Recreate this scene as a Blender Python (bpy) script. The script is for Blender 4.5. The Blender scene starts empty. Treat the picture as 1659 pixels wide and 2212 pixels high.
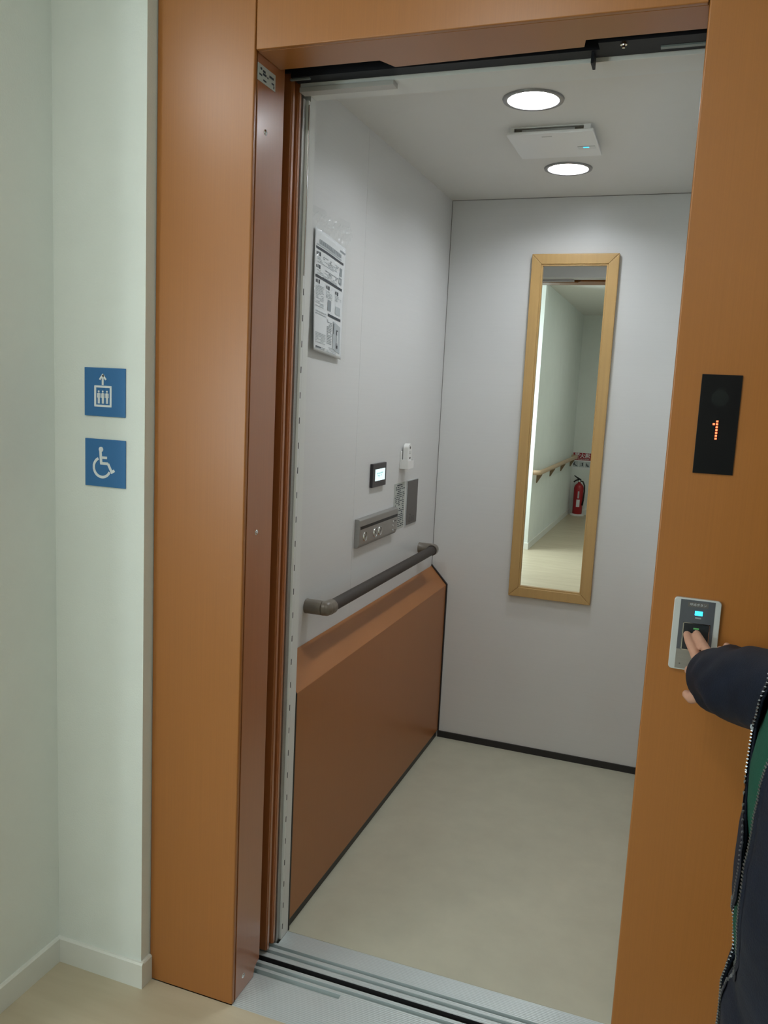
import bpy, bmesh, math, random
from mathutils import Vector, Matrix
random.seed(4)
S = bpy.context.scene
COL = S.collection
PI = math.pi

# ------------------------------------------------------------------ camera
CAMP = Vector((0.8329, -1.4751, 1.3705))
CR = Vector((0.93777716, 0.34389818, 0.0480421))
CU = Vector((-0.0938481, 0.11780984, 0.98859161))
CF = Vector((-0.33431503, 0.93158729, -0.14275357))
FPX = 1786.35
cam_d = bpy.data.cameras.new('camera')
cam = bpy.data.objects.new('camera', cam_d)
COL.objects.link(cam)
cam_d.sensor_fit = 'VERTICAL'
cam_d.sensor_height = 36.0
cam_d.lens = FPX * 36.0 / 2212
cam_d.clip_start = 0.02
cam.matrix_world = Matrix(((CR.x, CU.x, -CF.x, CAMP.x), (CR.y, CU.y, -CF.y, CAMP.y), (CR.z, CU.z, -CF.z, CAMP.z), (0, 0, 0, 1)))
S.camera = cam


def at(u, v, y):
    """point on the plane Y=y seen at pixel (u, v) of the photograph"""
    d = CF + CR * ((u - 829.5) / FPX) - CU * ((v - 1106) / FPX)
    t = (y - CAMP.y) / d.y
    return CAMP + d * t


# ------------------------------------------------------------------ world, daylight, exposure
W = bpy.data.worlds.new('sky')
S.world = W
W.use_nodes = True
bg = W.node_tree.nodes['Background']
bg.inputs['Color'].default_value = (0.80, 0.92, 1.0, 1)
bg.inputs['Strength'].default_value = 2.0
S.view_settings.view_transform = 'Standard'
S.view_settings.look = 'None'
S.view_settings.exposure = 0.0
S.view_settings.gamma = 1.0
S.view_settings.use_curve_mapping = False

WIN_X = -1.05                     # the window of the side bay lets the daylight in
ld = bpy.data.lights.new('window_daylight', 'AREA')
ld.shape = 'RECTANGLE'
ld.size = 0.66
ld.size_y = 1.9
ld.energy = 110
ld.color = (0.90, 1.0, 1.04)
lo = bpy.data.objects.new('window_daylight', ld)
COL.objects.link(lo)
lo.location = (WIN_X - 0.16, -2.38, 1.25)
lo.rotation_euler = (0, -PI / 2, 0)

CAR_LAMP = 120.0
LOBBY_LAMP = 44.0


# ------------------------------------------------------------------ materials
def new_mat(name):
    m = bpy.data.materials.new(name)
    m.use_nodes = True
    return m, m.node_tree, m.node_tree.nodes['Principled BSDF']


def mat(name, col, rough=0.5, metal=0.0, spec=0.5, emit=None, estr=0.0, noise=0.0, nscale=(8, 8, 8), bump=0.0, bscale=200, coat=0.0):
    m, nt, b = new_mat(name)
    b.inputs['Base Color'].default_value = (*col, 1)
    b.inputs['Roughness'].default_value = rough
    b.inputs['Metallic'].default_value = metal
    b.inputs['Specular IOR Level'].default_value = spec
    b.inputs['Coat Weight'].default_value = coat
    b.inputs['Coat Roughness'].default_value = 0.34
    if emit:
        b.inputs['Emission Color'].default_value = (*emit, 1)
        b.inputs['Emission Strength'].default_value = estr
    N = nt.nodes
    L = nt.links
    if noise or bump:
        tc = N.new('ShaderNodeTexCoord')
    if noise:
        mp = N.new('ShaderNodeMapping')
        mp.inputs['Scale'].default_value = nscale
        nz = N.new('ShaderNodeTexNoise')
        nz.inputs['Scale'].default_value = 1.0
        nz.inputs['Detail'].default_value = 5
        nz.inputs['Roughness'].default_value = 0.6
        cr = N.new('ShaderNodeValToRGB')
        cr.color_ramp.elements[0].position = 0.3
        cr.color_ramp.elements[1].position = 0.7
        cr.color_ramp.elements[0].color = (*[c * (1 - noise) for c in col], 1)
        cr.color_ramp.elements[1].color = (*[min(1, c * (1 + noise)) for c in col], 1)
        L.new(tc.outputs['Object'], mp.inputs['Vector'])
        L.new(mp.outputs['Vector'], nz.inputs['Vector'])
        L.new(nz.outputs['Fac'], cr.inputs['Fac'])
        L.new(cr.outputs['Color'], b.inputs['Base Color'])
    if bump:
        n2 = N.new('ShaderNodeTexNoise')
        n2.inputs['Scale'].default_value = bscale
        n2.inputs['Detail'].default_value = 3
        bp = N.new('ShaderNodeBump')
        bp.inputs['Strength'].default_value = bump
        bp.inputs['Distance'].default_value = 0.002
        L.new(tc.outputs['Object'], n2.inputs['Vector'])
        L.new(n2.outputs['Fac'], bp.inputs['Height'])
        L.new(bp.outputs['Normal'], b.inputs['Normal'])
    return m


M = {}
M['wood'] = mat('orange_wood_laminate', (0.365, 0.138, 0.030), 0.33, coat=0.15, noise=0.045, nscale=(420, 420, 3))
M['wood_reflect_red'] = mat('red_brown_reflect_laminate', (0.40, 0.138, 0.042), 0.26, coat=1.0, noise=0.045, nscale=(420, 420, 3))  # brown of the door leaves; on the jambs the redness stands in for reflections
M['panel_wood'] = mat('wainscot_laminate', (0.37, 0.143, 0.040), 0.40, noise=0.035, nscale=(400, 400, 3))
M['wall'] = mat('white_wallpaper', (0.79, 0.835, 0.795), 0.85, noise=0.02, nscale=(6, 6, 6), bump=0.25, bscale=260)
M['base_white'] = mat('white_skirting', (0.78, 0.79, 0.74), 0.5, noise=0.02)
M['ceil'] = mat('white_ceiling_board', (0.78, 0.78, 0.74), 0.9, bump=0.2, bscale=120)
M['car_wall'] = mat('white_car_panel', (0.71, 0.715, 0.705), 0.33, noise=0.012, nscale=(3, 3, 260), spec=0.5)
M['car_ceil'] = mat('white_car_ceiling', (0.74, 0.73, 0.69), 0.42, noise=0.01)
M['car_floor'] = mat('beige_vinyl_floor', (0.53, 0.525, 0.41), 0.45, noise=0.05, nscale=(9, 9, 9))
M['black'] = mat('black_trim', (0.018, 0.016, 0.016), 0.45)
M['matte_black'] = mat('shaft_black', (0.008, 0.008, 0.01), 0.9)
M['header_black'] = mat('black_steel_header', (0.007, 0.008, 0.012), 0.55, spec=0.3)
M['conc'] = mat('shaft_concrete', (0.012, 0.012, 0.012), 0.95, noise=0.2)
M['alu_dull'] = mat('dull_metal_groove', (0.30, 0.35, 0.34), 0.5, metal=0.6)
M['steel'] = mat('brushed_steel', (0.40, 0.395, 0.38), 0.36, metal=0.8, noise=0.05, nscale=(4, 4, 300))
M['chrome'] = mat('bright_metal', (0.78, 0.79, 0.80), 0.16, metal=1.0)
M['joint'] = mat('grey_joint', (0.22, 0.21, 0.20), 0.6)
M['white_paint'] = mat('white_paint', (0.74, 0.75, 0.73), 0.4)
M['grey_paint'] = mat('grey_paint', (0.50, 0.49, 0.47), 0.4)
M['grip'] = mat('brown_grip', (0.042, 0.032, 0.026), 0.55, bump=0.6, bscale=500)
M['bracket'] = mat('taupe_resin', (0.17, 0.145, 0.115), 0.30)
M['gold'] = mat('tan_mirror_frame', (0.52, 0.33, 0.125), 0.38, noise=0.05, nscale=(90, 90, 2))
M['mirror'] = mat('mirror_glass', (0.90, 0.91, 0.90), 0.0, metal=1.0)
M['paper'] = mat('white_paper', (0.80, 0.82, 0.83), 0.7)
M['ink'] = mat('dark_ink', (0.05, 0.06, 0.075), 0.7)
M['ink_grey'] = mat('grey_ink', (0.30, 0.33, 0.35), 0.7)
M['ink_pale'] = mat('pale_grey_ink', (0.50, 0.54, 0.56), 0.7)
M['sign_blue'] = mat('blue_sign_plate', (0.035, 0.165, 0.40), 0.4)
M['sign_white'] = mat('white_sign_print', (0.80, 0.84, 0.86), 0.5)
M['lcd_bezel'] = mat('dark_bezel', (0.022, 0.018, 0.022), 0.3)
M['lcd'] = mat('lit_screen', (0.5, 0.7, 0.7), 0.4, emit=(0.74, 0.92, 0.92), estr=0.95)
M['lcd_ink'] = mat('screen_print', (0.2, 0.4, 0.4), 0.5, emit=(0.40, 0.62, 0.63), estr=0.8)
M['plate_dark'] = mat('dark_grey_plate', (0.115, 0.105, 0.098), 0.5)
M['sticker'] = mat('pale_sticker', (0.50, 0.53, 0.49), 0.6)
M['plastic'] = mat('white_plastic', (0.82, 0.82, 0.80), 0.35)
M['glossblack'] = mat('gloss_black_acrylic', (0.006, 0.006, 0.007), 0.3, spec=0.25)
M['dim'] = mat('dim_print', (0.007, 0.009, 0.009), 0.45, spec=0.25)
M['led_red'] = mat('red_led', (1, .2, .05), 0.4, emit=(1.0, 0.10, 0.04), estr=4.0)
M['led_blue'] = mat('blue_led', (0.1, 0.7, 1), 0.4, emit=(0.03, 0.62, 1.0), estr=1.5)
M['led_green'] = mat('green_led', (0.1, .3, .1), 0.4, emit=(0.03, 0.16, 0.04), estr=0.5)
M['alu_frame'] = mat('satin_aluminium', (0.60, 0.63, 0.63), 0.45, metal=0.35)
M['slate'] = mat('slate_grey_plastic', (0.085, 0.092, 0.105), 0.35)
M['button_dark'] = mat('dark_button', (0.022, 0.026, 0.030), 0.25)
M['skin'] = mat('skin', (0.52, 0.285, 0.20), 0.55, noise=0.08, nscale=(60, 60, 60))
M['navy'] = mat('navy_jacket_cloth', (0.0034, 0.0068, 0.0170), 0.65, spec=0.25, noise=0.25, nscale=(25, 25, 25), bump=0.25, bscale=400)
M['lining'] = mat('dark_lining', (0.010, 0.018, 0.020), 0.8)
M['green'] = mat('green_knit', (0.006, 0.058, 0.036), 0.85, spec=0.2, bump=0.4, bscale=500)
M['teeth'] = mat('silver_zip_teeth', (0.26, 0.28, 0.30), 0.35, metal=0.9)
M['trouser'] = mat('charcoal_trousers', (0.02, 0.02, 0.024), 0.85)
M['shoe'] = mat('black_shoe_leather', (0.012, 0.011, 0.010), 0.4)
M['sole'] = mat('rubber_sole', (0.03, 0.03, 0.03), 0.8)
M['hair'] = mat('black_hair', (0.012, 0.010, 0.009), 0.5, bump=0.8, bscale=250)
M['eye'] = mat('eye_dark', (0.02, 0.015, 0.01), 0.15)
M['eye_white'] = mat('eye_white', (0.62, 0.60, 0.57), 0.3)
M['lip'] = mat('lip', (0.38, 0.14, 0.11), 0.5)
M['red'] = mat('red_enamel', (0.36, 0.012, 0.018), 0.3)
M['sign_red'] = mat('red_sign_print', (0.30, 0.012, 0.022), 0.5)
M['rubber'] = mat('black_rubber', (0.012, 0.011, 0.011), 0.5)
M['rail_wood'] = mat('pale_wood_rail', (0.50, 0.36, 0.23), 0.45, noise=0.06, nscale=(90, 3, 90))
M['rail_bracket'] = mat('brown_rail_bracket', (0.20, 0.13, 0.07), 0.5)
M['lamp'] = mat('car_lamp_diffuser', (1, 1, 1), 0.5, emit=(0.91, 0.955, 1.0), estr=CAR_LAMP)
M['lamp_lobby'] = mat('lobby_lamp_diffuser', (1, 1, 1), 0.5, emit=(1.0, 0.99, 0.95), estr=LOBBY_LAMP)
M['ring'] = mat('grey_lamp_ring', (0.30, 0.30, 0.30), 0.35, metal=0.3)
M['reflector'] = mat('lamp_reflector', (0.85, 0.86, 0.88), 0.2, metal=0.3)
M['window_frame'] = mat('aluminium_window_frame', (0.55, 0.55, 0.54), 0.4, metal=0.5)


def sill_material(name, col):
    m, nt, b = new_mat(name)
    N, L = nt.nodes, nt.links
    b.inputs['Base Color'].default_value = (*col, 1)
    b.inputs['Metallic'].default_value = 0.45
    b.inputs['Roughness'].default_value = 0.40
    tc = N.new('ShaderNodeTexCoord')
    wv = N.new('ShaderNodeTexWave')
    wv.bands_direction = 'Y'
    wv.inputs['Scale'].default_value = 62
    bp = N.new('ShaderNodeBump')
    bp.inputs['Strength'].default_value = 0.25
    bp.inputs['Distance'].default_value = 0.001
    L.new(tc.outputs['Object'], wv.inputs['Vector'])
    L.new(wv.outputs['Fac'], bp.inputs['Height'])
    L.new(bp.outputs['Normal'], b.inputs['Normal'])
    return m


M['alu'] = sill_material('ribbed_aluminium_sill', (0.66, 0.74, 0.75))


def floor_material():
    m, nt, b = new_mat('pale_maple_sheet_floor')
    N, L = nt.nodes, nt.links
    tc = N.new('ShaderNodeTexCoord')
    mp = N.new('ShaderNodeMapping')
    mp.inputs['Scale'].default_value = (1.6, 13, 1)
    nz = N.new('ShaderNodeTexNoise')
    nz.inputs['Scale'].default_value = 1.6
    nz.inputs['Detail'].default_value = 6
    cr = N.new('ShaderNodeValToRGB')
    cr.color_ramp.elements[0].position = 0.3
    cr.color_ramp.elements[1].position = 0.75
    cr.color_ramp.elements[0].color = (0.50, 0.43, 0.30, 1)
    cr.color_ramp.elements[1].color = (0.60, 0.53, 0.39, 1)
    L.new(tc.outputs['Object'], mp.inputs['Vector'])
    L.new(mp.outputs['Vector'], nz.inputs['Vector'])
    L.new(nz.outputs['Fac'], cr.inputs['Fac'])
    L.new(cr.outputs['Color'], b.inputs['Base Color'])
    b.inputs['Roughness'].default_value = 0.4
    return m


M['floor'] = floor_material()


def film_material():
    m = bpy.data.materials.new('clear_plastic_film')
    m.use_nodes = True
    nt = m.node_tree
    N, L = nt.nodes, nt.links
    for n in list(N):
        N.remove(n)
    out = N.new('ShaderNodeOutputMaterial')
    mix = N.new('ShaderNodeMixShader')
    tr = N.new('ShaderNodeBsdfTransparent')
    tr.inputs['Color'].default_value = (0.995, 1.0, 1.0, 1)
    gl = N.new('ShaderNodeBsdfGlossy')
    gl.inputs['Roughness'].default_value = 0.18
    mix.inputs['Fac'].default_value = 0.06
    L.new(tr.outputs[0], mix.inputs[1])
    L.new(gl.outputs[0], mix.inputs[2])
    L.new(mix.outputs[0], out.inputs['Surface'])
    return m


M['film'] = film_material()


def glass_material():
    m = bpy.data.materials.new('window_pane_glass')
    m.use_nodes = True
    nt = m.node_tree
    N, L = nt.nodes, nt.links
    for n in list(N):
        N.remove(n)
    out = N.new('ShaderNodeOutputMaterial')
    mix = N.new('ShaderNodeMixShader')
    mix.inputs['Fac'].default_value = 0.06
    tr = N.new('ShaderNodeBsdfTransparent')
    tr.inputs['Color'].default_value = (0.97, 0.99, 0.98, 1)
    gl = N.new('ShaderNodeBsdfGlossy')
    gl.inputs['Roughness'].default_value = 0.02
    L.new(tr.outputs[0], mix.inputs[1])
    L.new(gl.outputs[0], mix.inputs[2])
    L.new(mix.outputs[0], out.inputs['Surface'])
    return m


M['glass'] = glass_material()


# ------------------------------------------------------------------ mesh helpers
class MB:
    def __init__(self):
        self.v = []
        self.f = []

    def add(self, vs, fs):
        o = len(self.v)
        self.v += [tuple(p) for p in vs]
        self.f += [tuple(i + o for i in f) for f in fs]
        return self

    def box(self, a, b):
        x0, y0, z0 = [min(p, q) for p, q in zip(a, b)]
        x1, y1, z1 = [max(p, q) for p, q in zip(a, b)]
        return self.add([(x0, y0, z0), (x1, y0, z0), (x1, y1, z0), (x0, y1, z0), (x0, y0, z1), (x1, y0, z1), (x1, y1, z1), (x0, y1, z1)],
                        [(0, 3, 2, 1), (4, 5, 6, 7), (0, 1, 5, 4), (1, 2, 6, 5), (2, 3, 7, 6), (3, 0, 4, 7)])

    def prism(self, poly, axis, lo, hi):
        """poly in the two remaining axes (in order), extruded along axis"""
        n = len(poly)

        def P(p, h):
            if axis == 'x':
                return (h, p[0], p[1])
            if axis == 'y':
                return (p[0], h, p[1])
            return (p[0], p[1], h)
        vs = [P(p, lo) for p in poly] + [P(p, hi) for p in poly]
        fs = [tuple(range(n))[::-1], tuple(range(n, 2 * n))] + [(i, (i + 1) % n, n + (i + 1) % n, n + i) for i in range(n)]
        return self.add(vs, fs)

    def tube(self, pts, rads, n=16, caps=True, flat=1.0, up=None):
        """loft circles along pts"""
        pts = [Vector(p) for p in pts]
        if not hasattr(rads, '__len__'):
            rads = [rads] * len(pts)
        vs = []
        prev = None
        for i, p in enumerate(pts):
            t = (pts[min(i + 1, len(pts) - 1)] - pts[max(i - 1, 0)]).normalized()
            if prev is None:
                a = Vector(up) if up else (Vector((0, 0, 1)) if abs(t.z) < 0.9 else Vector((1, 0, 0)))
            else:
                a = prev
            u = (a - t * a.dot(t)).normalized()
            w = t.cross(u)
            prev = u
            for k in range(n):
                th = 2 * PI * k / n
                vs.append(p + (u * math.cos(th) * flat + w * math.sin(th)) * rads[i])
        fs = []
        for i in range(len(pts) - 1):
            for k in range(n):
                fs.append((i * n + k, i * n + (k + 1) % n, (i + 1) * n + (k + 1) % n, (i + 1) * n + k))
        if caps:
            fs.append(tuple(range(n))[::-1])
            fs.append(tuple(range((len(pts) - 1) * n, len(pts) * n)))
        return self.add(vs, fs)

    def ball(self, c, r, n=16, m=10, scale=(1, 1, 1)):
        c = Vector(c)
        vs = []
        fs = []
        for i in range(m + 1):
            ph = PI * i / m
            for k in range(n):
                th = 2 * PI * k / n
                vs.append(c + Vector((math.sin(ph) * math.cos(th) * scale[0], math.sin(ph) * math.sin(th) * scale[1], math.cos(ph) * scale[2])) * r)
        for i in range(m):
            for k in range(n):
                fs.append((i * n + k, (i + 1) * n + k, (i + 1) * n + (k + 1) % n, i * n + (k + 1) % n))
        return self.add(vs, fs)

    def lathe(self, prof, c, axis='z', n=32):
        """prof: list of (r, h) about axis through c"""
        c = Vector(c)
        vs = []
        fs = []
        for r, h in prof:
            for k in range(n):
                th = 2 * PI * k / n
                a, b = r * math.cos(th), r * math.sin(th)
                vs.append(c + (Vector((a, b, h)) if axis == 'z' else Vector((a, h, b)) if axis == 'y' else Vector((h, a, b))))
        for i in range(len(prof) - 1):
            for k in range(n):
                fs.append((i * n + k, i * n + (k + 1) % n, (i + 1) * n + (k + 1) % n, (i + 1) * n + k))
        return self.add(vs, fs)

    def capsule(self, p0, p1, r0, r1, n=14):
        p0, p1 = Vector(p0), Vector(p1)
        t = (p1 - p0).normalized()
        pts, rs = [], []
        for k in range(1, 6):
            a = PI / 2 * k / 5
            pts.append(p0 - t * r0 * math.cos(a))
            rs.append(r0 * math.sin(a))
        for k in range(1, 6):
            a = PI / 2 * k / 5
            pts.append(p1 + t * r1 * math.sin(a) if k < 5 else p1 + t * r1)
            rs.append(max(r1 * math.cos(a), 1e-4))
        pts.insert(5, p1)
        rs.insert(5, r1)
        return self.tube(pts, rs, n)

    def build(self, name, m, parent=None, bevel=0.0, smooth=False, seg=2, recalc=True):
        me = bpy.data.meshes.new(name)
        me.from_pydata(self.v, [], self.f)
        if recalc:
            bm = bmesh.new()
            bm.from_mesh(me)
            bmesh.ops.recalc_face_normals(bm, faces=bm.faces)
            bm.to_mesh(me)
            bm.free()
        me.materials.append(M[m])
        if smooth:
            for p in me.polygons:
                p.use_smooth = True
            if smooth == 'auto':
                me.set_sharp_from_angle(angle=math.radians(40))
        o = bpy.data.objects.new(name, me)
        COL.objects.link(o)
        if parent is not None:
            o.parent = parent
            o.matrix_parent_inverse = Matrix.Translation(-parent_loc(parent))
        if bevel:
            bv = o.modifiers.new('bevel', 'BEVEL')
            bv.width = bevel
            bv.segments = seg
            bv.limit_method = 'ANGLE'
            for p in me.polygons:
                p.use_smooth = True
            wn = o.modifiers.new('wn', 'WEIGHTED_NORMAL')
            wn.keep_sharp = True
        return o


def parent_loc(p):
    # parts are modelled in world coordinates; only the Empty at a thing's base carries an offset
    return Vector(p.location) if p.parent is None else Vector((0, 0, 0))


def tag(o, label, cat, group=None):
    o['label'] = label
    o['category'] = cat
    if group:
        o['group'] = group
    return o


def thing(name, label, cat, loc=(0, 0, 0), group=None):
    o = bpy.data.objects.new(name, None)
    COL.objects.link(o)
    o.empty_display_size = 0.05
    o.location = loc
    return tag(o, label, cat, group)


def struct(o, label=None):
    o['kind'] = 'structure'
    if label:
        o['label'] = label
    return o


def text(body, size, name, m, parent, origin, right, up, thick=0.0002, align='CENTER', bold=0.0):
    cu = bpy.data.curves.new(name, 'FONT')
    cu.body = body
    cu.size = size
    cu.align_x = align
    cu.align_y = 'CENTER'
    cu.extrude = thick
    cu.offset = bold
    o = bpy.data.objects.new(name + '_curve', cu)
    COL.objects.link(o)
    bpy.context.view_layer.update()
    me = bpy.data.meshes.new_from_object(o.evaluated_get(bpy.context.evaluated_depsgraph_get()))
    COL.objects.unlink(o)
    bpy.data.objects.remove(o)
    r, u = Vector(right).normalized(), Vector(up).normalized()
    w = r.cross(u)
    mt = Matrix(((r.x, u.x, w.x, origin[0]), (r.y, u.y, w.y, origin[1]), (r.z, u.z, w.z, origin[2]), (0, 0, 0, 1)))
    me.transform(mt)
    me.materials.clear()
    me.materials.append(M[m])
    me.name = name
    ob = bpy.data.objects.new(name, me)
    COL.objects.link(ob)
    if parent is not None:
        ob.parent = parent
        ob.matrix_parent_inverse = Matrix.Translation(-parent_loc(parent))
    return ob


def strokes(mb, F, lines, w, t=0.0006, n0=None):
    """flat thick polylines: F maps (u, v) on the face to a point; normal n0"""
    n0 = Vector(n0)
    t0, j = t, len(mb.v)
    for pl in lines:
        for a, b in zip(pl[:-1], pl[1:]):
            j += 1
            t = t0 + .00004 * (j % 9)          # overlapping strokes never share a plane
            A, B = Vector(F(*a)), Vector(F(*b))
            d = (B - A).normalized()
            s = d.cross(n0).normalized() * w / 2
            q = [A - s, A + s, B + s, B - s]
            mb.add(q + [p + n0 * t for p in q], [(0, 1, 2, 3), (7, 6, 5, 4), (0, 4, 5, 1), (1, 5, 6, 2), (2, 6, 7, 3), (3, 7, 4, 0)])


def disc(mb, c, r, n0, t=0.00097, n=20):
    n0 = Vector(n0).normalized()
    c = Vector(c)
    a = Vector((0, 0, 1)) if abs(n0.z) < 0.9 else Vector((1, 0, 0))
    u = (a - n0 * a.dot(n0)).normalized()
    w = n0.cross(u)
    vs = [c + (u * math.cos(2 * PI * k / n) + w * math.sin(2 * PI * k / n)) * r for k in range(n)]
    mb.add(vs + [p + n0 * t for p in vs], [tuple(range(n))[::-1], tuple(range(n, 2 * n))] + [(k, (k + 1) % n, n + (k + 1) % n, n + k) for k in range(n)])


# ------------------------------------------------------------------ dimensions (metres)
OW, OH = 0.803, 2.0               # door opening
CW = 0.2186                       # casing width
WD = -0.0304                      # face of the white wall beside the casing
XK = -0.4513                      # left lobby wall
XL, XR = -0.068, 0.871            # lift car side walls
XW = -0.0023                      # face of wainscot
YF, YB = 0.282, 1.627             # lift car front and back
ZC = 2.0914                       # lift car ceiling
CEIL = 2.40                       # lobby ceiling
FARY = -5.62                      # end wall of corridor

# ------------------------------------------------------------------ the setting: lobby
fl = MB()
fl.box((WIN_X - .1, FARY - .05, -0.06), (3.0, -0.0005, 0.0))
struct(fl.build('floor', 'floor'), 'pale wood-look sheet floor of the lobby and corridor')
struct(MB().box((WIN_X - .1, FARY - .05, CEIL), (3.0, 0.3, CEIL + .05)).build('ceiling', 'ceil'), 'white lobby ceiling')
# wall with the signs, ends in a small return next to the casing
wf = MB()
wf.box((XK - .12, WD, -0.06), (-CW - 0.0015, 0.14, CEIL))
wf.box((-CW - 0.0015, WD + 0.0304, OH + CW), (OW + CW + .0015, 0.1, CEIL))
wf.box((OW + CW + .0015, WD, -0.06), (3.0, 0.14, CEIL))
struct(wf.build('wall_front', 'wall'), 'white wall around the lift entrance carrying the blue signs')
struct(MB().box((XK - .12, -0.50, 0), (XK, WD, CEIL)).build('wall_left', 'wall'), 'white side wall meeting the sign wall in a corner')
struct(MB().box((XK - .12, FARY, 0), (XK, -2.825, CEIL)).box((WIN_X, -2.945, 0), (XK - .12, -2.825, CEIL)).build('wall_corridor_left', 'wall'), 'white corridor wall with handrail, seen in the mirror')
struct(MB().box((XK - .12, FARY - .1, 0), (3.0, FARY, CEIL)).build('wall_end', 'wall'), 'white end wall of the corridor')
struct(MB().box((1.2, FARY, 0), (1.32, -2.9, CEIL)).box((1.32, -3.0, 0), (3.0, -2.9, CEIL)).build('wall_corridor_right', 'wall'), 'white right corridor wall')
struct(MB().box((2.9, -2.9, 0), (3.0, WD, CEIL)).build('wall_right', 'wall'), 'white right lobby wall')
struct(MB().box((WIN_X - .1, -0.50, 0), (XK - .12, -0.40, CEIL)).build('wall_bay', 'wall'), 'white wall of the window bay')
ww = MB()
wy0, wy1, wz0, wz1 = -2.74, -2.02, 0.28, 2.2
ww.box((WIN_X - .1, -2.945, 0), (WIN_X, wy0, CEIL))
ww.box((WIN_X - .1, wy1, 0), (WIN_X, -0.40, CEIL))
ww.box((WIN_X - .1, wy0, 0), (WIN_X, wy1, wz0))
ww.box((WIN_X - .1, wy0, wz1), (WIN_X, wy1, CEIL))
struct(ww.build('wall_window', 'wall'), 'white wall with the window that lights the lobby')
win = bpy.data.objects.new('window_1', None)
COL.objects.link(win)
win.location = (WIN_X - .05, -2.38, wz0)
struct(win, 'tall aluminium window in the side bay')
b = MB()
b.box((WIN_X - .08, wy0, wz0), (WIN_X - .02, wy0 + .05, wz1)).box((WIN_X - .08, wy1 - .05, wz0), (WIN_X - .02, wy1, wz1))
b.box((WIN_X - .08, wy0 + .05, wz0), (WIN_X - .02, wy1 - .05, wz0 + .05)).box((WIN_X - .08, wy0 + .05, wz1 - .05), (WIN_X - .02, wy1 - .05, wz1))
b.box((WIN_X - .075, -2.40, wz0 + .05), (WIN_X - .025, -2.36, wz1 - .05))
b.build('window_frame', 'window_frame', win)
MB().box((WIN_X - .053, wy0 + .05, wz0 + .05), (WIN_X - .047, -2.40, wz1 - .05)).build('pane', 'glass', win)
MB().box((WIN_X - .053, -2.36, wz0 + .05), (WIN_X - .047, wy1 - .05, wz1 - .05)).build('pane', 'glass', win)

# skirting with a small top chamfer
def skirt(mb, p0, p1, nrm, h=0.062, t=0.008):
    p0, p1, nrm = Vector((*p0, 0)), Vector((*p1, 0)), Vector((*nrm, 0))
    prof = [(0, 0), (t, 0), (t, h - .004), (t - .003, h), (0, h)]
    vs = [p + nrm * a + Vector((0, 0, c)) for p in (p0, p1) for a, c in prof]
    n = len(prof)
    mb.add(vs, [tuple(range(n)), tuple(range(n, 2 * n))[::-1]] + [(i, n + i, n + (i + 1) % n, (i + 1) % n) for i in range(n)])


sk = MB()
skirt(sk, (XK, WD), (-CW + .0065, WD), (0, -1))
skirt(sk, (-CW - .0015, WD), (-CW - .0015, -0.0005), (1, 0))
struct(sk.build('baseboard_front', 'base_white'), 'white skirting below the blue signs')
sk = MB()
skirt(sk, (XK, -0.50), (XK, WD - .008), (1, 0))
struct(sk.build('baseboard_left', 'base_white'), 'white skirting of the left side wall')
sk = MB()
skirt(sk, (XK, FARY), (XK, -2.825), (1, 0))
skirt(sk, (WIN_X, -2.825), (XK + .008, -2.825), (0, 1))
struct(sk.build('baseboard_corridor', 'base_white'), 'white skirting of the corridor')
sk = MB()
skirt(sk, (XK + .008, FARY), (1.2, FARY), (0, 1))
struct(sk.build('baseboard_end', 'base_white'), 'white skirting of the corridor end wall')
sk = MB()
skirt(sk, (OW + CW + .0015, WD), (2.9, WD), (0, -1))
struct(sk.build('baseboard_right', 'base_white'), 'white skirting right of the lift entrance')

# lobby ceiling lamp; bay and corridor ones are unseen, added for sheen and fill
for i, (x, y, k_, lab) in enumerate([(0.25, -1.25, 1.0, 'round ceiling lamp in front of the lift entrance'), (-.82, -1.2, 1.0, 'unseen round ceiling lamp added in the window bay for sheen'), (0.75, -3.7, 0.72, 'unseen round ceiling lamp added in the corridor for fill')]):
    t = thing('ceiling_lamp', lab, 'ceiling lamp', (x, y, CEIL - .012))
    MB().lathe([(0.155 * k_, .0119), (0.155 * k_, 0.002), (0.148 * k_, -0.003), (0.138 * k_, 0.0), (0.138 * k_, 0.006)], (x, y, CEIL - .012), n=40).build('trim_ring', 'white_paint', t, smooth='auto')
    bb = MB()
    disc(bb, (x, y, CEIL - .007), 0.1385 * k_, (0, 0, -1), 0.002, 40)
    bb.build('diffuser', 'lamp_lobby', t)

# dark shaft around the lift car
sh = MB()
sh.box((-0.75, 1.80, -0.4), (1.55, 1.9, 2.5)).box((-0.75, 0.145, -0.4), (-0.65, 1.8, 2.5)).box((1.45, 0.145, -0.4), (1.55, 1.8, 2.5))
sh.box((-0.65, 0.101, 2.46), (1.45, 1.8, 2.5)).box((-0.65, 0.0, -0.4), (1.45, 1.8, -0.36))
sh.box((-0.75, -0.06, -0.4), (1.55, -0.01, -0.0605)).box((-0.75, 0.1005, 2.401), (1.55, 0.145, 2.46)).box((-0.75, 0.1405, -0.4), (-0.65, 0.146, 2.5)).box((1.45, 0.1405, -.4), (1.55, 0.146, 2.5))
struct(sh.build('wall_shaft', 'conc'), 'dark lift shaft walls')

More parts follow.
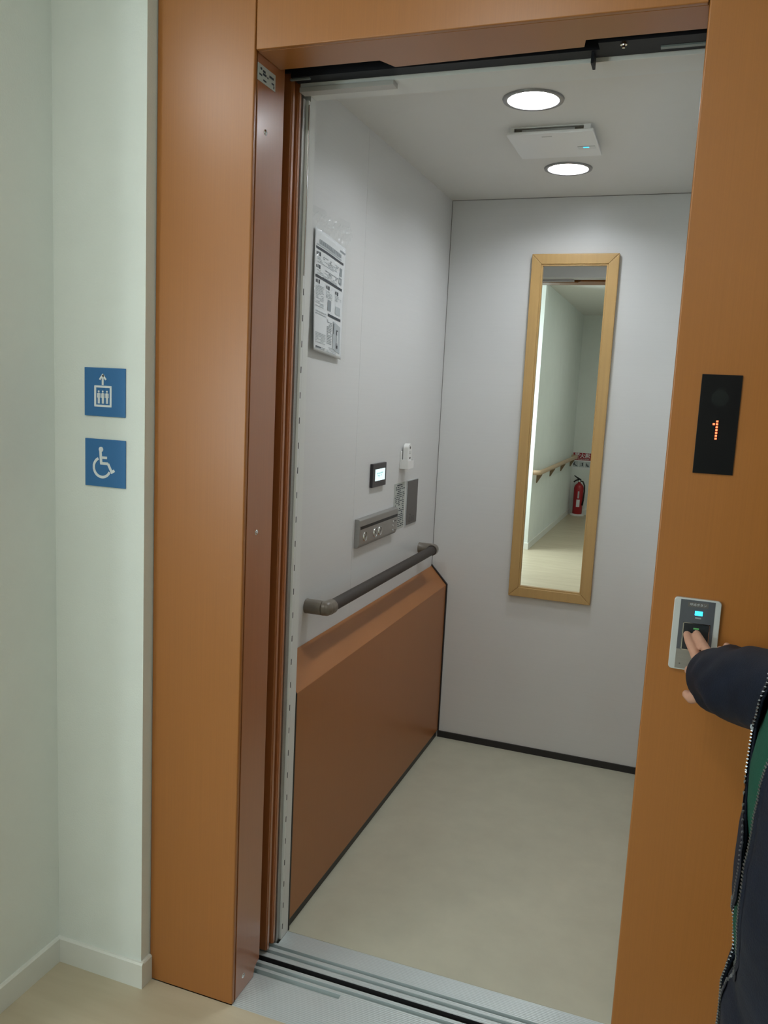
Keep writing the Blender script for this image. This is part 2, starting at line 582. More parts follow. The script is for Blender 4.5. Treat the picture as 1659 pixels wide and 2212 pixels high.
# ------------------------------------------------------------------ entrance frame
fr = thing('lift_entrance_frame', 'orange wood-laminate frame around the lift doorway', 'door frame', (OW / 2, 0, 0))
up_l = MB().box((-CW, 0, 0), (-0.0005, 0.012, OH + CW)).box((-CW, 0.012, 0), (-CW + .012, 0.139, OH + CW)).build('upright_panel', 'wood', fr, bevel=0.003)
up_r = MB().box((OW + .0005, 0, 0), (OW + CW, 0.012, OH + CW)).box((OW + CW - .012, 0.012, 0), (OW + CW, 0.139, OH + CW)).build('upright_panel', 'wood', fr, bevel=0.003)
MB().box((0.0012, 0.0008, OH), (OW - .0012, 0.0122, OH + CW)).build('head_panel', 'wood', fr, bevel=0.002)
for sx in (0, 1):
    j = MB()
    prof = [(0.0165, 0.0), (0.098, 0.0), (0.106, 0.022), (0.127, 0.030), (0.127, 2.06), (0.0165, 2.06)]
    if sx == 0:
        j.prism(prof, 'x', -0.014, -0.0015)
    else:
        j.prism(prof, 'x', OW + .0015, OW + .014)
    jb = j.build('jamb_panel', 'wood_reflect_red', fr, bevel=0.0012)
    MB().box((-0.03, 0.0122, 0.0), (-0.0152, 0.11, OH + .05)).build('jamb_backing', 'matte_black', fr) if sx == 0 else \
        MB().box((OW + .0152, 0.0122, 0.0), (OW + .03, 0.11, OH + .05)).build('jamb_backing', 'matte_black', fr)
    if sx == 0:
        for (y, z) in ((0.052, 1.866), (0.058, 1.065), (0.05, 0.038)):
            s = MB()
            s.lathe([(0.0, 0.0024), (0.003, 0.0022), (0.0055, 0.001), (0.006, -0.0004)], (-0.0015, y, z), 'x', 18)
            sc = s.build('screw', 'chrome', jb, smooth=True)
            x = MB().box((0.0008, y - .003, z - .0006), (0.0011, y + .003, z + .0006)).box((0.0008, y - .0006, z - .003), (0.0011, y + .0006, z + .003))
        lab = MB().box((-0.0015, 0.014, 1.9525), (-0.0008, 0.086, 1.9835)).build('rating_label', 'sticker', jb)
        lab['label'] = 'small pale rating label at the top of the jamb'
        p = MB()
        for (y0, y1, z0, z1) in ((.024, .030, 1.974, 1.978), (.034, .044, 1.972, 1.976), (.034, .048, 1.9665, 1.9705), (.052, .056, 1.966, 1.969), (.060, .078, 1.971, 1.975),
                                 (.036, .048, 1.9565, 1.9595), (.020, .031, 1.963, 1.966), (.070, .080, 1.962, 1.965), (.078, .081, 1.956, 1.961)):
            p.box((-0.0009, y0, z0), (-0.0004, y1, z1))
        pr = p.build('label_print', 'ink', jb)
        pr['kind'] = 'stuff'
# soffit (underside of the head) with notched ends
so = MB()
so.prism([(0.0, 0.0125), (OW, 0.0125), (OW, 0.099), (0.602, 0.099), (0.596, 0.128), (0.232, 0.14), (0.213, 0.103), (0.0, 0.103)], 'z', OH, OH + .012)
so.build('soffit_panel', 'wood', fr, bevel=0.0008)
# black hanger header above the soffit
hd = MB()
hd.box((-0.2, 0.145, OH + .035), (OW + .2, 0.157, OH + .24))
hd.box((-0.2, 0.1275, OH + .05), (OW + .2, 0.144, OH + .056))
hdr = fr
hd.build('header_plate', 'header_black', hdr)['label'] = 'black steel door hanger header above the soffit'
hd2 = MB()
hd2.box((-0.005, 0.160, OH + .006), (OW + .005, 0.1955, OH + .016))
hd2.box((-0.2, 0.160, OH + .016), (OW + .2, 0.165, OH + .2))
hd2.build('hanger_rail', 'header_black', hdr)
MB().box((0.604, 0.1645, OH - .014), (0.609, 0.198, OH + .006)).build('stop_tab', 'header_black', hdr)
MB().box((0.62, 0.126, OH + .004), (OW + .1, 0.158, OH + .010)).build('hanger_bracket', 'header_black', hdr)
bo = MB()
bo.lathe([(0.0, -0.010), (0.003, -0.010), (0.003, -0.005), (0.006, -0.005), (0.006, 0)], (0.664, 0.1315, OH + .004), 'z', 12)
bo.build('bolt', 'chrome', hdr)
MB().box((0.725, 0.166, OH + .003), (0.80, 0.176, OH + .0062)).build('guide_shoe', 'alu_dull', hdr)
MB().box((-0.01, 0.166, OH + .003), (0.035, 0.172, OH + .0062)).build('guide_shoe', 'alu_dull', hdr)

# ------------------------------------------------------------------ sills
ls = thing('landing_sill', 'ribbed aluminium landing sill on the lobby side of the gap', 'door sill', (OW / 2, .08, -.02))
sl = MB()
for (x0, x1, y0, y1) in ((-0.0012, OW + .0012, 0.0, 0.0155), (-.2, OW + .2, 0.0155, 0.113), (0.21, OW - .21, 0.113, 0.127), (-.2, OW + .2, 0.127, 0.136), (-.2, OW + .2, 0.1475, 0.157)):
    sl.box((x0, y0, -0.012), (x1, y1, -0.0003 if y0 > 0 else -.0003))
sl.build('tread', 'alu', ls)
MB().box((-.2, 0.1, -0.03), (OW + .2, 0.157, -0.0121)).build('groove_bed', 'alu_dull', ls)
cs = thing('car_sill', 'ribbed aluminium sill at the edge of the lift car floor', 'door sill', (OW / 2, .23, -.02))
sl = MB()
for (x0, x1, y0, y1) in ((-.2, OW + .2, 0.174, 0.1885), (-.2, OW + .2, 0.1995, 0.2105), (-.2, OW + .2, 0.2215, 0.2285), (-.003, OW + .003, .2285, YF - .001)):
    sl.box((x0, y0, -0.012), (x1, y1, -0.0003))
sl.build('tread', 'alu', cs)
MB().box((-.2, 0.174, -0.03), (OW + .2, 0.232, -0.0121)).build('groove_bed', 'alu_dull', cs)
MB().box((-.2, 0.1722, -0.05), (OW + .2, 0.1738, -0.0012)).build('gap_shade_liner', 'matte_black', cs)  # added black liner, stands in for the shade inside the sill gap

# ------------------------------------------------------------------ sliding doors, all open
def door_leaf(name, x0, x1, y0, y1, m, lab):
    t = struct(bpy.data.objects.new(name, None), lab)
    COL.objects.link(t)
    t.location = ((x0 + x1) / 2, (y0 + y1) / 2, 0)
    MB().box((x0, y0, 0.006), (x1, y1, OH + .055)).build('door_panel', m, t, bevel=0.0015)
    sx = x0 if abs(x0) > abs(x1) and x1 < .4 else x1
    e = x1 if x1 < .4 else x0
    d = 0.002 if x1 < .4 else -0.002
    MB().box((e, y0 + .003, 0.006), (e + d, y1 - .003, OH + .055)).build('leading_edge', m, t)
    return t


door_leaf('door_1', -0.44, -0.022, 0.1145, 0.1265, 'wood_reflect_red', 'left landing door leaf slid open behind the jamb')
door_leaf('door_2', -0.43, -0.022, 0.1365, 0.147, 'wood_reflect_red', 'second left landing door leaf slid open')
door_leaf('door_3', -0.44, -0.014, 0.1835, 0.1985, 'wood_reflect_red', 'left lift car door leaf, slow panel, slid open')
door_leaf('door_4', -0.43, -0.013, 0.2125, 0.2270, 'wood_reflect_red', 'left lift car door leaf, fast panel, slid open')
door_leaf('door_5', OW + .022, OW + .44, 0.1145, 0.1265, 'wood_reflect_red', 'right landing door leaf slid open behind the jamb')
door_leaf('door_6', OW + .022, OW + .43, 0.1365, 0.147, 'wood_reflect_red', 'second right landing door leaf slid open')
door_leaf('door_7', OW + .014, OW + .44, 0.1835, 0.1985, 'wood_reflect_red', 'right lift car door leaf, slow panel, slid open')
door_leaf('door_8', OW + .013, OW + .43, 0.2125, 0.2270, 'wood_reflect_red', 'right lift car door leaf, fast panel, slid open')
# dark filler between the two leaves
struct(MB().box((-0.40, 0.2, 0.01), (-0.021, 0.2115, OH + .055)).build('trim_1', 'wood_reflect_red'), 'dark red brown strip between the left car door leaves')

# ------------------------------------------------------------------ lift car shell
struct(MB().box((XL, YF, -0.05), (XR, YB, 0.0)).build('floor_car', 'car_floor'), 'beige mottled vinyl floor of the lift car')
lw = MB().box((XL - .02, YF, 0), (XL, 0.768, ZC + .02)).box((XL - .02, 0.7692, 0), (XL, YB - .002, ZC + .02)).box((XL - .02, .76, 0), (XL - .0006, .775, ZC))
struct(lw.build('wall_car_left', 'car_wall'), 'white panelled left wall inside the lift car')
struct(MB().box((XR, YF, 0), (XR + .02, YB - .002, ZC + .02)).build('wall_car_right', 'car_wall'), 'white right wall inside the lift car')
struct(MB().box((XL - .02, YB, 0), (XR + .02, YB + .02, ZC + .02)).build('wall_car_back', 'car_wall'), 'white back wall of the lift car behind the mirror')
# ceiling with two round holes
cl = bmesh.new()
HX = 0.408
HOLES = [(HX, 0.637), (HX, 1.258)]
HR = 0.066
def ceil_mesh():
    mb = MB()
    ys = [YF - .08, 0.9475, YB - .002]
    n = 40
    for (hx, hy), y0, y1 in zip(HOLES, ys[:-1], ys[1:]):
        ring = [(hx + HR * math.cos(2 * PI * k / n), hy + HR * math.sin(2 * PI * k / n)) for k in range(n)]
        out = []
        for k in range(n):
            c, s_ = math.cos(2 * PI * k / n), math.sin(2 * PI * k / n)
            tx = ((XR - hx) if c > 0 else (hx - XL)) / max(abs(c), 1e-9)
            ty = ((y1 - hy) if s_ > 0 else (hy - y0)) / max(abs(s_), 1e-9)
            q = min(tx, ty)
            out.append((hx + c * q, hy + s_ * q))
        base = len(mb.v)
        mb.v += [(p[0], p[1], ZC) for p in ring] + [(p[0], p[1], ZC) for p in out]
        mb.f += [(base + k, base + (k + 1) % n, base + n + (k + 1) % n, base + n + k) for k in range(n)]
        for cx_, cy_ in ((XL, y0), (XL, y1), (XR, y0), (XR, y1)):
            i = len(mb.v)
            # close the corner triangle
            best = sorted(range(n), key=lambda k: (out[k][0] - cx_) ** 2 + (out[k][1] - cy_) ** 2)
            a = best[0]
            mb.v.append((cx_, cy_, ZC))
            k2 = [k for k in ((a + 1) % n, (a - 1) % n) if not (abs(out[k][0] - out[a][0]) < 1e-6 or abs(out[k][1] - out[a][1]) < 1e-6)]
            if k2:
                mb.f.append((i, base + n + a, base + n + k2[0]))
    return mb


co = ceil_mesh().build('ceiling_car', 'car_ceil')
struct(co, 'white ceiling of the lift car')
struct(MB().box((XL - .02, YF - .1, ZC + .06), (XR + .02, YB + .02, ZC + .07)).build('ceiling_car_roof', 'conc'), 'hidden lift car roof')
# front returns and transom
struct(MB().box((XL - .02, YF - .026, 0), (-0.0035, YF + .0, ZC)).build('wall_car_front_left', 'white_paint'), 'white front return of the lift car left of the doorway')
struct(MB().box((OW + .0035, YF - .026, 0), (XR + .02, YF, ZC)).build('wall_car_front_right', 'white_paint'), 'white front return of the lift car right of the doorway')
tr = MB().box((-.0034, YF - .08, OH), (OW + .0034, YF, ZC - .0005))
struct(MB().box((-.0034, YF - .084, OH - .010), (0.208, YF - .058, OH - .0002)).build('trim_4', 'grey_paint', bevel=.0008), 'grey lower edge strip of the car transom at the left')
struct(tr.build('wall_car_transom', 'white_paint', bevel=0.001), 'white transom above the lift car doorway')
# black skirting
struct(MB().box((XW + .0, YB - .006, 0), (XR, YB, 0.0255)).build('baseboard_car_back', 'black'), 'black skirting along the lift car back wall')
# corner joints
struct(MB().box((XL, YB - .0018, z0 := 0.70), (XL + .0018, YB - .0001, ZC)).build('trim_2', 'joint'), 'thin dark joint in the car corner')
struct(MB().box((XL, YB - .0018, ZC - .0018), (XR, YB - .0001, ZC - .0001)).build('trim_3', 'joint'), 'thin dark joint below the car ceiling')

# slotted light curtain strips
lcl = thing('light_curtain_strip', 'slim metal strip with a row of small slots beside the open car doors', 'sensor strip', (-.008, .25, 0))
MB().box((-0.03, 0.2295, 0.0), (-0.0085, 0.2445, OH - .0105)).build('metal_channel', 'steel', lcl, bevel=0.001)
slot_z = [1.585 - .0575 * k for k in range(28)]
cov = MB()
y0, y1 = 0.2452, 0.2555
cov.box((-0.03, y0, 0), (-0.0035, y1, OH - .0105))
cov.build('cover_strip', 'white_paint', lcl)
MB().box((-0.0036, 0.2448, 1.62), (-0.0005, 0.2475, OH - .02)).build('edge_bead', 'chrome', lcl)
slot = MB().box((-0.0038, 0.2488, -.0072), (-0.0033, 0.2518, .0072))
first = None
for z in slot_z:
    if z < .02:
        continue
    if first is None:
        first = slot.build('slot', 'matte_black', lcl)
        s_ = first
    else:
        s_ = first.copy()
        COL.objects.link(s_)
        s_.parent = lcl
        s_.matrix_parent_inverse = first.matrix_parent_inverse.copy()
    s_.location = Vector((0, 0, z))

# ------------------------------------------------------------------ wainscot
def wainscot(name, sgn, lab):
    xo = XL if sgn > 0 else XR
    xw = XW if sgn > 0 else OW - XW
    t = thing(name, lab, 'wall panel', ((xo + xw) / 2, (YF + YB) / 2, 0))
    pr = [(xo + sgn * .001, 0.0285), (xw, 0.0285), (xw, 0.6312), (xo + sgn * .001, 0.7016)]
    MB().prism(pr, 'y', YF + .006, YB - .0085).build('panel_board', 'panel_wood', t, bevel=0.0012)
    MB().box((xo + sgn * .001, YF + .004, 0), (xw - sgn * .006, YB - .0062, 0.0285)).build('plinth', 'black', t)
    e = 0.0045
    pe = [(xo + sgn * .001, 0.0285), (xw + sgn * e, 0.0285), (xw + sgn * e, 0.6335), (xo + sgn * .001, 0.7075)]
    MB().prism(pe, 'y', YB - .0085, YB - .0005).build('edge_trim', 'black', t)
    pe = [(xo + sgn * .001, 0.0), (xw, 0.0), (xw, 0.6312), (xo + sgn * .001, 0.7016)]
    MB().prism(pe, 'y', YF + .001, YF + .0058).build('edge_trim', 'black', t)


wainscot('wainscot_panel', 1, 'orange-brown laminate dado board with a sloping top under the handrail')
wainscot('wainscot_panel', -1, 'orange-brown laminate dado board along the right side of the lift car')

# ------------------------------------------------------------------ handrail
HY0, HY1, HXA, HZ = 0.464, 1.442, -0.009, 0.803
hr = thing('handrail', 'dark brown grab rail on two taupe brackets along the left car wall', 'handrail', (XL, (HY0 + HY1) / 2, HZ))
MB().tube([(HXA, HY0 + .02, HZ), (HXA, HY1 - .02, HZ)], 0.0163, 24).build('rail', 'grip', hr, smooth='auto')
for y, sg in ((HY0, 1), (HY1, -1)):
    k = MB()
    k.tube([(XL, y, HZ), (XL + .003, y, HZ), (XL + .004, y, HZ), (HXA - .012, y, HZ)], [.0202, .0202, .0195, .0195], 24)
    pts = [(HXA - .012, y, HZ)]
    for a in range(1, 7):
        th = PI / 2 * a / 6
        pts.append((HXA - .012 + .012 * math.sin(th), y + sg * .012 * (1 - math.cos(th)), HZ))
    pts.append((HXA, y + sg * .030, HZ))
    k.ball((HXA - .002, y + sg * .002, HZ), 0.0198, 20, 12)
    k.tube(pts, 0.0197, 24)
    k.build('bracket', 'bracket', hr, smooth='auto')
    MB().tube([(HXA, y + sg * .0301, HZ), (HXA, y + sg * .0325, HZ)], 0.0185, 24).build('collar', 'grip', hr, smooth='auto')

# ------------------------------------------------------------------ mirror
mi = thing('wall_mirror', 'tall narrow mirror in a tan wooden frame on the car back wall', 'mirror', (0.402, YB, 0.627))
mx0, mx1, mz0, mz1 = 0.2485, 0.5555, 0.6255, 1.892
fw, th = 0.036, 0.022
yf = YB - th
for nm, a in (('frame_rail', [(mx0, mz0), (mx1, mz0), (mx1 - fw, mz0 + fw), (mx0 + fw, mz0 + fw)]), ('frame_rail', [(mx0, mz1), (mx1, mz1), (mx1 - fw, mz1 - fw), (mx0 + fw, mz1 - fw)]),
              ('frame_stile', [(mx0, mz0), (mx0, mz1), (mx0 + fw, mz1 - fw), (mx0 + fw, mz0 + fw)]), ('frame_stile', [(mx1, mz0), (mx1, mz1), (mx1 - fw, mz1 - fw), (mx1 - fw, mz0 + fw)])):
    MB().prism(a, 'y', yf, YB - .0003).build(nm, 'gold', mi, bevel=0.0022)
l0 = fw + .0002
lip = MB()
for a in ([(mx0 + l0, mz0 + l0), (mx1 - l0, mz0 + l0), (mx1 - l0 - .005, mz0 + l0 + .005), (mx0 + l0 + .005, mz0 + l0 + .005)], [(mx0 + l0, mz1 - l0), (mx1 - l0, mz1 - l0), (mx1 - l0 - .005, mz1 - l0 - .005), (mx0 + l0 + .005, mz1 - l0 - .005)],
          [(mx0 + l0, mz0 + l0), (mx0 + l0, mz1 - l0), (mx0 + l0 + .005, mz1 - l0 - .005), (mx0 + l0 + .005, mz0 + l0 + .005)], [(mx1 - l0, mz0 + l0), (mx1 - l0, mz1 - l0), (mx1 - l0 - .005, mz1 - l0 - .005), (mx1 - l0 - .005, mz0 + l0 + .005)]):
    lip.prism(a, 'y', yf + .004, YB - .0065)
lip.build('inner_lip', 'gold', mi)
MB().box((mx0 + fw - .002, YB - .009, mz0 + fw - .002), (mx1 - fw + .002, YB - .006, mz1 - fw + .002)).build('mirror_glass', 'mirror', mi)

# ------------------------------------------------------------------ car downlights
for (x, y), lab in zip(HOLES, ('lit round downlight nearest the doorway in the car ceiling', 'lit round downlight nearest the back wall in the car ceiling')):
    t = thing('downlight', lab, 'downlight', (x, y, ZC - .004), 'car ceiling downlights')
    MB().lathe([(0.0745, -0.0003), (0.073, -0.004), (0.068, -0.0055), (0.0625, -0.004), (0.0615, 0.0)], (x, y, ZC), n=48).build('trim_ring', 'ring', t, smooth='auto')
    MB().lathe([(0.0615, 0.0), (0.0585, 0.020), (0.058, 0.030)], (x, y, ZC), n=48).build('reflector', 'reflector', t, smooth='auto')
    MB().lathe([(0.0575, 0.0295), (0.045, 0.025), (0.025, 0.022), (0.0005, 0.021)], (x, y, ZC), n=48).build('diffuser', 'lamp', t, smooth=True)

# ------------------------------------------------------------------ ceiling air purifier
pu = thing('air_purifier', 'flat white air purifier unit with blue lamp on the car ceiling', 'air purifier', (0.416, 0.947, ZC))
px0, px1, py0, py1 = 0.301, 0.531, 0.834, 1.061
pz = ZC - .0215
pb = MB()
pb.box((px0 + .008, py0 + .020, pz + .0085), (px1 - .008, py1 - .006, ZC - .0002))
pb.box((px0 + .008, py0 + .006, pz + .0085), (px0 + .020, py0 + .02, ZC - .0002)).box((px1 - .026, py0 + .006, pz + .0085), (px1 - .008, py0 + .02, ZC - .0002))
pb.box((px0 + .020, py0 + .006, ZC - .0025), (px1 - .026, py0 + .02, ZC - .0002))
pb.build('housing', 'plastic', pu)
MB().box((px0 + .020, py0 + .0165, pz + .0088), (px1 - .026, py0 + .0198, ZC - .0027)).build('slot_grille', 'bracket', pu)
MB().box((px0 + .040, py0 + .012, pz + .0105), (px1 - .05, py0 + .016, ZC - .005)).build('louvre', 'grey_paint', pu)
pc = MB().box((px0, py0, pz), (px1, py1, pz + .0084)).build('cover_panel', 'plastic', pu, bevel=0.002)
MB().box((0.475, .9635, pz - .0008), (.522, .988, pz - .0001)).build('control_plate', 'white_paint', pc)
MB().box((0.4745, .9625, pz - .0007), (.522, .9633, pz - .0001)).build('control_edge', 'ring', pc)
MB().box((0.490, .9675, pz - .0014), (.505, .9745, pz - .0009)).build('indicator_lamp', 'led_blue', pc)
MB().box((0.393, .856, pz - .0005), (.420, .862, pz - .0001)).build('maker_mark', 'grey_paint', pc)

# ------------------------------------------------------------------ car operating panel and its neighbours on the left wall
X0 = XL
cp = thing('car_operating_panel', 'brushed steel car control panel with three round buttons above the handrail', 'control panel', (X0, .955, .905))
CT = 0.017
cpy0, cpy1, cz0, cz1 = 0.783, 1.124, 0.906, 0.9935
MB().prism([(X0 + .0003, cz0), (X0 + .011, cz0), (X0 + CT, cz0 + .012), (X0 + CT, cz1 - .004), (X0 + CT - .004, cz1), (X0 + .0003, cz1)], 'y', cpy0, cpy1).build('body', 'steel', cp, bevel=0.0012)
MB().box((X0 + CT - .0002, cpy0 + .006, 0.9625), (X0 + CT + .0006, cpy1 - .002, 0.9715)).build('black_strip', 'glossblack', cp)
for y in (0.828, 0.915, 0.957):
    bt = MB().lathe([(0.0, 0.0014), (0.0112, 0.0014), (0.0124, 0.0002)], (X0 + CT, y, 0.9375), 'x', 28).build('button', 'steel', cp, smooth='auto')
    MB().lathe([(0.0122, 0.0001), (0.0126, 0.0004), (0.0130, 0.0004), (0.0130, 0.0001)], (X0 + CT, y, 0.9375), 'x', 28).build('button_gap', 'plate_dark', bt, smooth='auto')
    MB().lathe([(0.0130, 0.0), (0.0132, 0.0026), (0.0146, 0.0026), (0.0156, 0.0)], (X0 + CT, y, 0.9375), 'x', 28).build('button_ring', 'chrome', bt, smooth='auto')
    MB().box((X0 + CT + .0017, y - .0022, .9345), (X0 + CT + .0021, y + .0022, .9405)).build('button_mark', 'plate_dark', bt)
ks = MB()
for z in (.951, .936, .921):
    disc(ks, (X0 + CT - .0001, 1.083, z), .0035, (1, 0, 0), .0012, 16)
ks.build('key_switch', 'chrome', cp)
MB().box((X0 + CT - .0001, 1.094, .949), (X0 + CT + .0004, 1.113, .953)).build('panel_print', 'plate_dark', cp)
MB().box((X0 + CT - .0001, 1.075, .9185), (X0 + CT + .0004, 1.11, .9205)).build('panel_print', 'plate_dark', cp)

st = thing('instruction_sticker', 'pale narrow sticker full of small print beside the control panel', 'sticker', (X0, 1.18, .91))
MB().box((X0 + .0003, 1.1265, 0.9105), (X0 + .0011, 1.240, 1.069)).build('sheet', 'sticker', st)
pr = MB()
random.seed(11)
z = 1.0615
row = 0
while z > .918:
    y = 1.133 if row % 3 == 0 else 1.139
    if row == 0:
        pr.box((X0 + .0012, 1.152, z - .0018), (X0 + .0014, 1.205, z + .0018))
    else:
        while y < 1.231:
            w = random.uniform(.006, .022)
            if random.random() < .78:
                pr.box((X0 + .0012, y, z - .0016), (X0 + .0014, min(y + w, 1.234), z + .0016))
            y += w + random.uniform(.002, .007)
    z -= .0068
    row += 1
pp = pr.build('printed_text', 'ink', st)
pp['kind'] = 'stuff'

ip = thing('intercom_plate', 'plain dark grey metal plate right of the printed sticker', 'wall plate', (X0, 1.317, .91))
MB().box((X0 + .0003, 1.253, 0.909), (X0 + .0035, 1.3765, 1.0705)).build('rim', 'alu_frame', ip)
MB().box((X0 + .0036, 1.2565, 0.912), (X0 + .0045, 1.3735, 1.0675)).build('plate', 'plate_dark', ip)
pr = MB()
disc(pr, (X0 + .0046, 1.298, .946), .003, (1, 0, 0), .0003, 12)
for k in range(4):
    for q in range(3):
        pr.box((X0 + .0046, 1.285 + q * .022, .938 - k * .005), (X0 + .0049, 1.298 + q * .022, .9362 - k * .005))
p_ = pr.build('speaker_holes', 'black', ip)
p_['kind'] = 'stuff'

sc_ = thing('floor_display', 'small lit screen in a black bezel on the left car wall', 'display screen', (X0, .951, 1.078))
MB().box((X0 + .0003, 0.8905, 1.0785), (X0 + .010, 1.0105, 1.1515)).build('bezel', 'lcd_bezel', sc_, bevel=0.001)
MB().box((X0 + .0101, 0.911, 1.0975), (X0 + .0105, 0.998, 1.134)).build('screen', 'lcd', sc_)
pr = MB()
for y0_, y1_, z0_, z1_ in ((.924, .934, 1.118, 1.123), (.936, .956, 1.1185, 1.1225), (.958, .980, 1.1195, 1.1235), (.932, .942, 1.111, 1.1155), (.946, .954, 1.110, 1.115), (.960, .968, 1.112, 1.1165), (.942, .946, 1.1065, 1.1095)):
    pr.box((X0 + .0106, y0_, z0_), (X0 + .0108, y1_, z1_))
p_ = pr.build('screen_print', 'lcd_ink', sc_)
p_['kind'] = 'stuff'

# remote in its holder
rh = thing('remote_holder', 'white plastic wall pocket holding a remote above the grey plate', 'holder', (X0, 1.215, 1.118))
MB().box((X0 + .0003, 1.168, 1.118), (X0 + .004, 1.232, 1.178)).build('back_plate', 'plastic', rh, bevel=.001)
pk = MB()
pk.box((X0 + .0041, 1.168, 1.118), (X0 + .030, 1.171, 1.150)).box((X0 + .0041, 1.229, 1.118), (X0 + .030, 1.232, 1.150))
pk.box((X0 + .027, 1.171, 1.118), (X0 + .030, 1.229, 1.146)).box((X0 + .0041, 1.171, 1.118), (X0 + .027, 1.229, 1.121))
pk.build('pocket', 'plastic', rh, bevel=.0008)
rm = thing('remote_control', 'small white remote standing in the white wall pocket', 'remote control', (X0 + .0155, 1.2, 1.1215))
body = [(1.1785, 1.1215), (1.2215, 1.1215), (1.2215, 1.188)] + [(1.2 + .0215 * math.cos(a), 1.188 + .0155 * math.sin(a)) for a in [PI * k / 8 for k in range(1, 8)]] + [(1.1785, 1.188)]
MB().prism(body, 'x', X0 + .0065, X0 + .0245).build('body', 'plastic', rm, bevel=.0015)
kb = MB()
disc(kb, (X0 + .0245, 1.2, 1.190), .0045, (1, 0, 0), .0008, 16)
kb.build('power_button', 'plate_dark', rm)
MB().box((X0 + .0245, 1.192, 1.169), (X0 + .0252, 1.1945, 1.179)).box((X0 + .0245, 1.205, 1.169), (X0 + .0252, 1.2075, 1.179)).box((X0 + .0245, 1.1945, 1.169), (X0 + .0252, 1.205, 1.1712)).build('key_pad', 'grey_paint', rm)
MB().box((X0 + .0245, 1.193, 1.152), (X0 + .0252, 1.207, 1.157)).build('lower_keys', 'plate_dark', rm)

# ------------------------------------------------------------------ paper notice in a plastic sleeve
Q = [(.429, 1.763), (.634, 1.745), (.607, 1.452), (.424, 1.467)]       # TL TR BR BL (y, z)


def on_paper(s, t, off=0.0):
    """s to the right, t downwards, both 0..1"""
    y = (Q[0][0] * (1 - s) + Q[1][0] * s) * (1 - t) + (Q[3][0] * (1 - s) + Q[2][0] * s) * t
    z = (Q[0][1] * (1 - s) + Q[1][1] * s) * (1 - t) + (Q[3][1] * (1 - s) + Q[2][1] * s) * t
    x = X0 + .0025 + .006 * t * t + .0045 * (1 - s) * (.4 + t * .6) + .002 * math.sin(s * 5) * (1 - t) + off
    return (x, y, z)


nt_ = thing('paper_notice', 'printed white notice in a clear plastic sleeve taped to the left car wall', 'notice', (X0, .53, 1.45))
def grid_sheet(f, nu, nv):
    mb = MB()
    vs = [f(i / nu, j / nv) for j in range(nv + 1) for i in range(nu + 1)]
    fs = [(j * (nu + 1) + i, j * (nu + 1) + i + 1, (j + 1) * (nu + 1) + i + 1, (j + 1) * (nu + 1) + i) for j in range(nv) for i in range(nu)]
    return mb.add(vs, fs)


g = grid_sheet(on_paper, 24, 28).build('paper_sheet', 'paper', nt_, smooth=True)
sd = g.modifiers.new('solid', 'SOLIDIFY')
sd.thickness = 0.0003
sd.offset = 0


def film(s, t):
    TL, TR, BR, BL = (.414, 1.797), (.655, 1.800), (.622, 1.447), (.416, 1.461)
    y = (TL[0] * (1 - s) + TR[0] * s) * (1 - t) + (BL[0] * (1 - s) + BR[0] * s) * t
    z = (TL[1] * (1 - s) + TR[1] * s) * (1 - t) + (BL[1] * (1 - s) + BR[1] * s) * t
    wr = 0.0046 * math.exp(-t * 7) * (math.sin(s * 37 + 5 * math.sin(t * 40)) + math.sin(s * 61 + t * 90))
    x = X0 + .0065 + .0085 * t * t + .006 * (1 - s) * (.4 + .6 * t) + wr + .0012 * math.sin(7 * s + 4 * t)
    return (x, y, z)


fo = grid_sheet(film, 70, 130).build('plastic_sleeve', 'film', nt_, smooth=True)
for (y0_, y1_, z0_, z1_) in ((.42, .50, 1.795, 1.812), (.56, .655, 1.797, 1.815)):
    MB().add([(X0 + .0006, y0_, z0_), (X0 + .0006, y1_, z0_ + .003), (X0 + .0006, y1_, z1_ + .003), (X0 + .0006, y0_, z1_)], [(0, 1, 2, 3)]).build('tape', 'film', nt_)


def pbar(mb, s0, s1, t0, t1, off=.0004):
    off += .0005
    n = max(1, int((s1 - s0) * 24))
    for k in range(n):
        a, b_ = s0 + (s1 - s0) * k / n, s0 + (s1 - s0) * (k + 1) / n
        mb.add([on_paper(a, t0, off), on_paper(b_, t0, off), on_paper(b_, t1, off), on_paper(a, t1, off)], [(0, 1, 2, 3)])


dk, gy, pl = MB(), MB(), MB()
for a in ((.03, .93, .142, .162), (.03, .93, .372, .394), (.46, .93, .645, .668)):
    pbar(dk, *a)
pbar(gy, .12, .84, .078, .112)
for k in range(12):
    pbar(pl, .13 + k * .06, .145 + k * .06, .076, .114, .0006)
pbar(gy, .80, .98, .045, .060)
pbar(pl, .05, .86, .120, .130)
for s, t in ((.05, .18), (.05, .285), (.05, .405), (.37, .415), (.69, .42)):
    pbar(dk, s, s + .022, t + .005, t + .03)
    pbar(dk, s + .04, s + .055, t, t + .03)
    pbar(dk, s + .075, s + .115, t, t + .032)
random.seed(5)
def lines(s0, s1, t0, t1, dt, mb):
    t = t0
    while t < t1:
        s = s0
        while s < s1 - .01:
            w = random.uniform(.03, .12)
            if random.random() < .82:
                pbar(mb, s, min(s + w, s1), t, t + dt * .42)
            s += w + .012
        t += dt


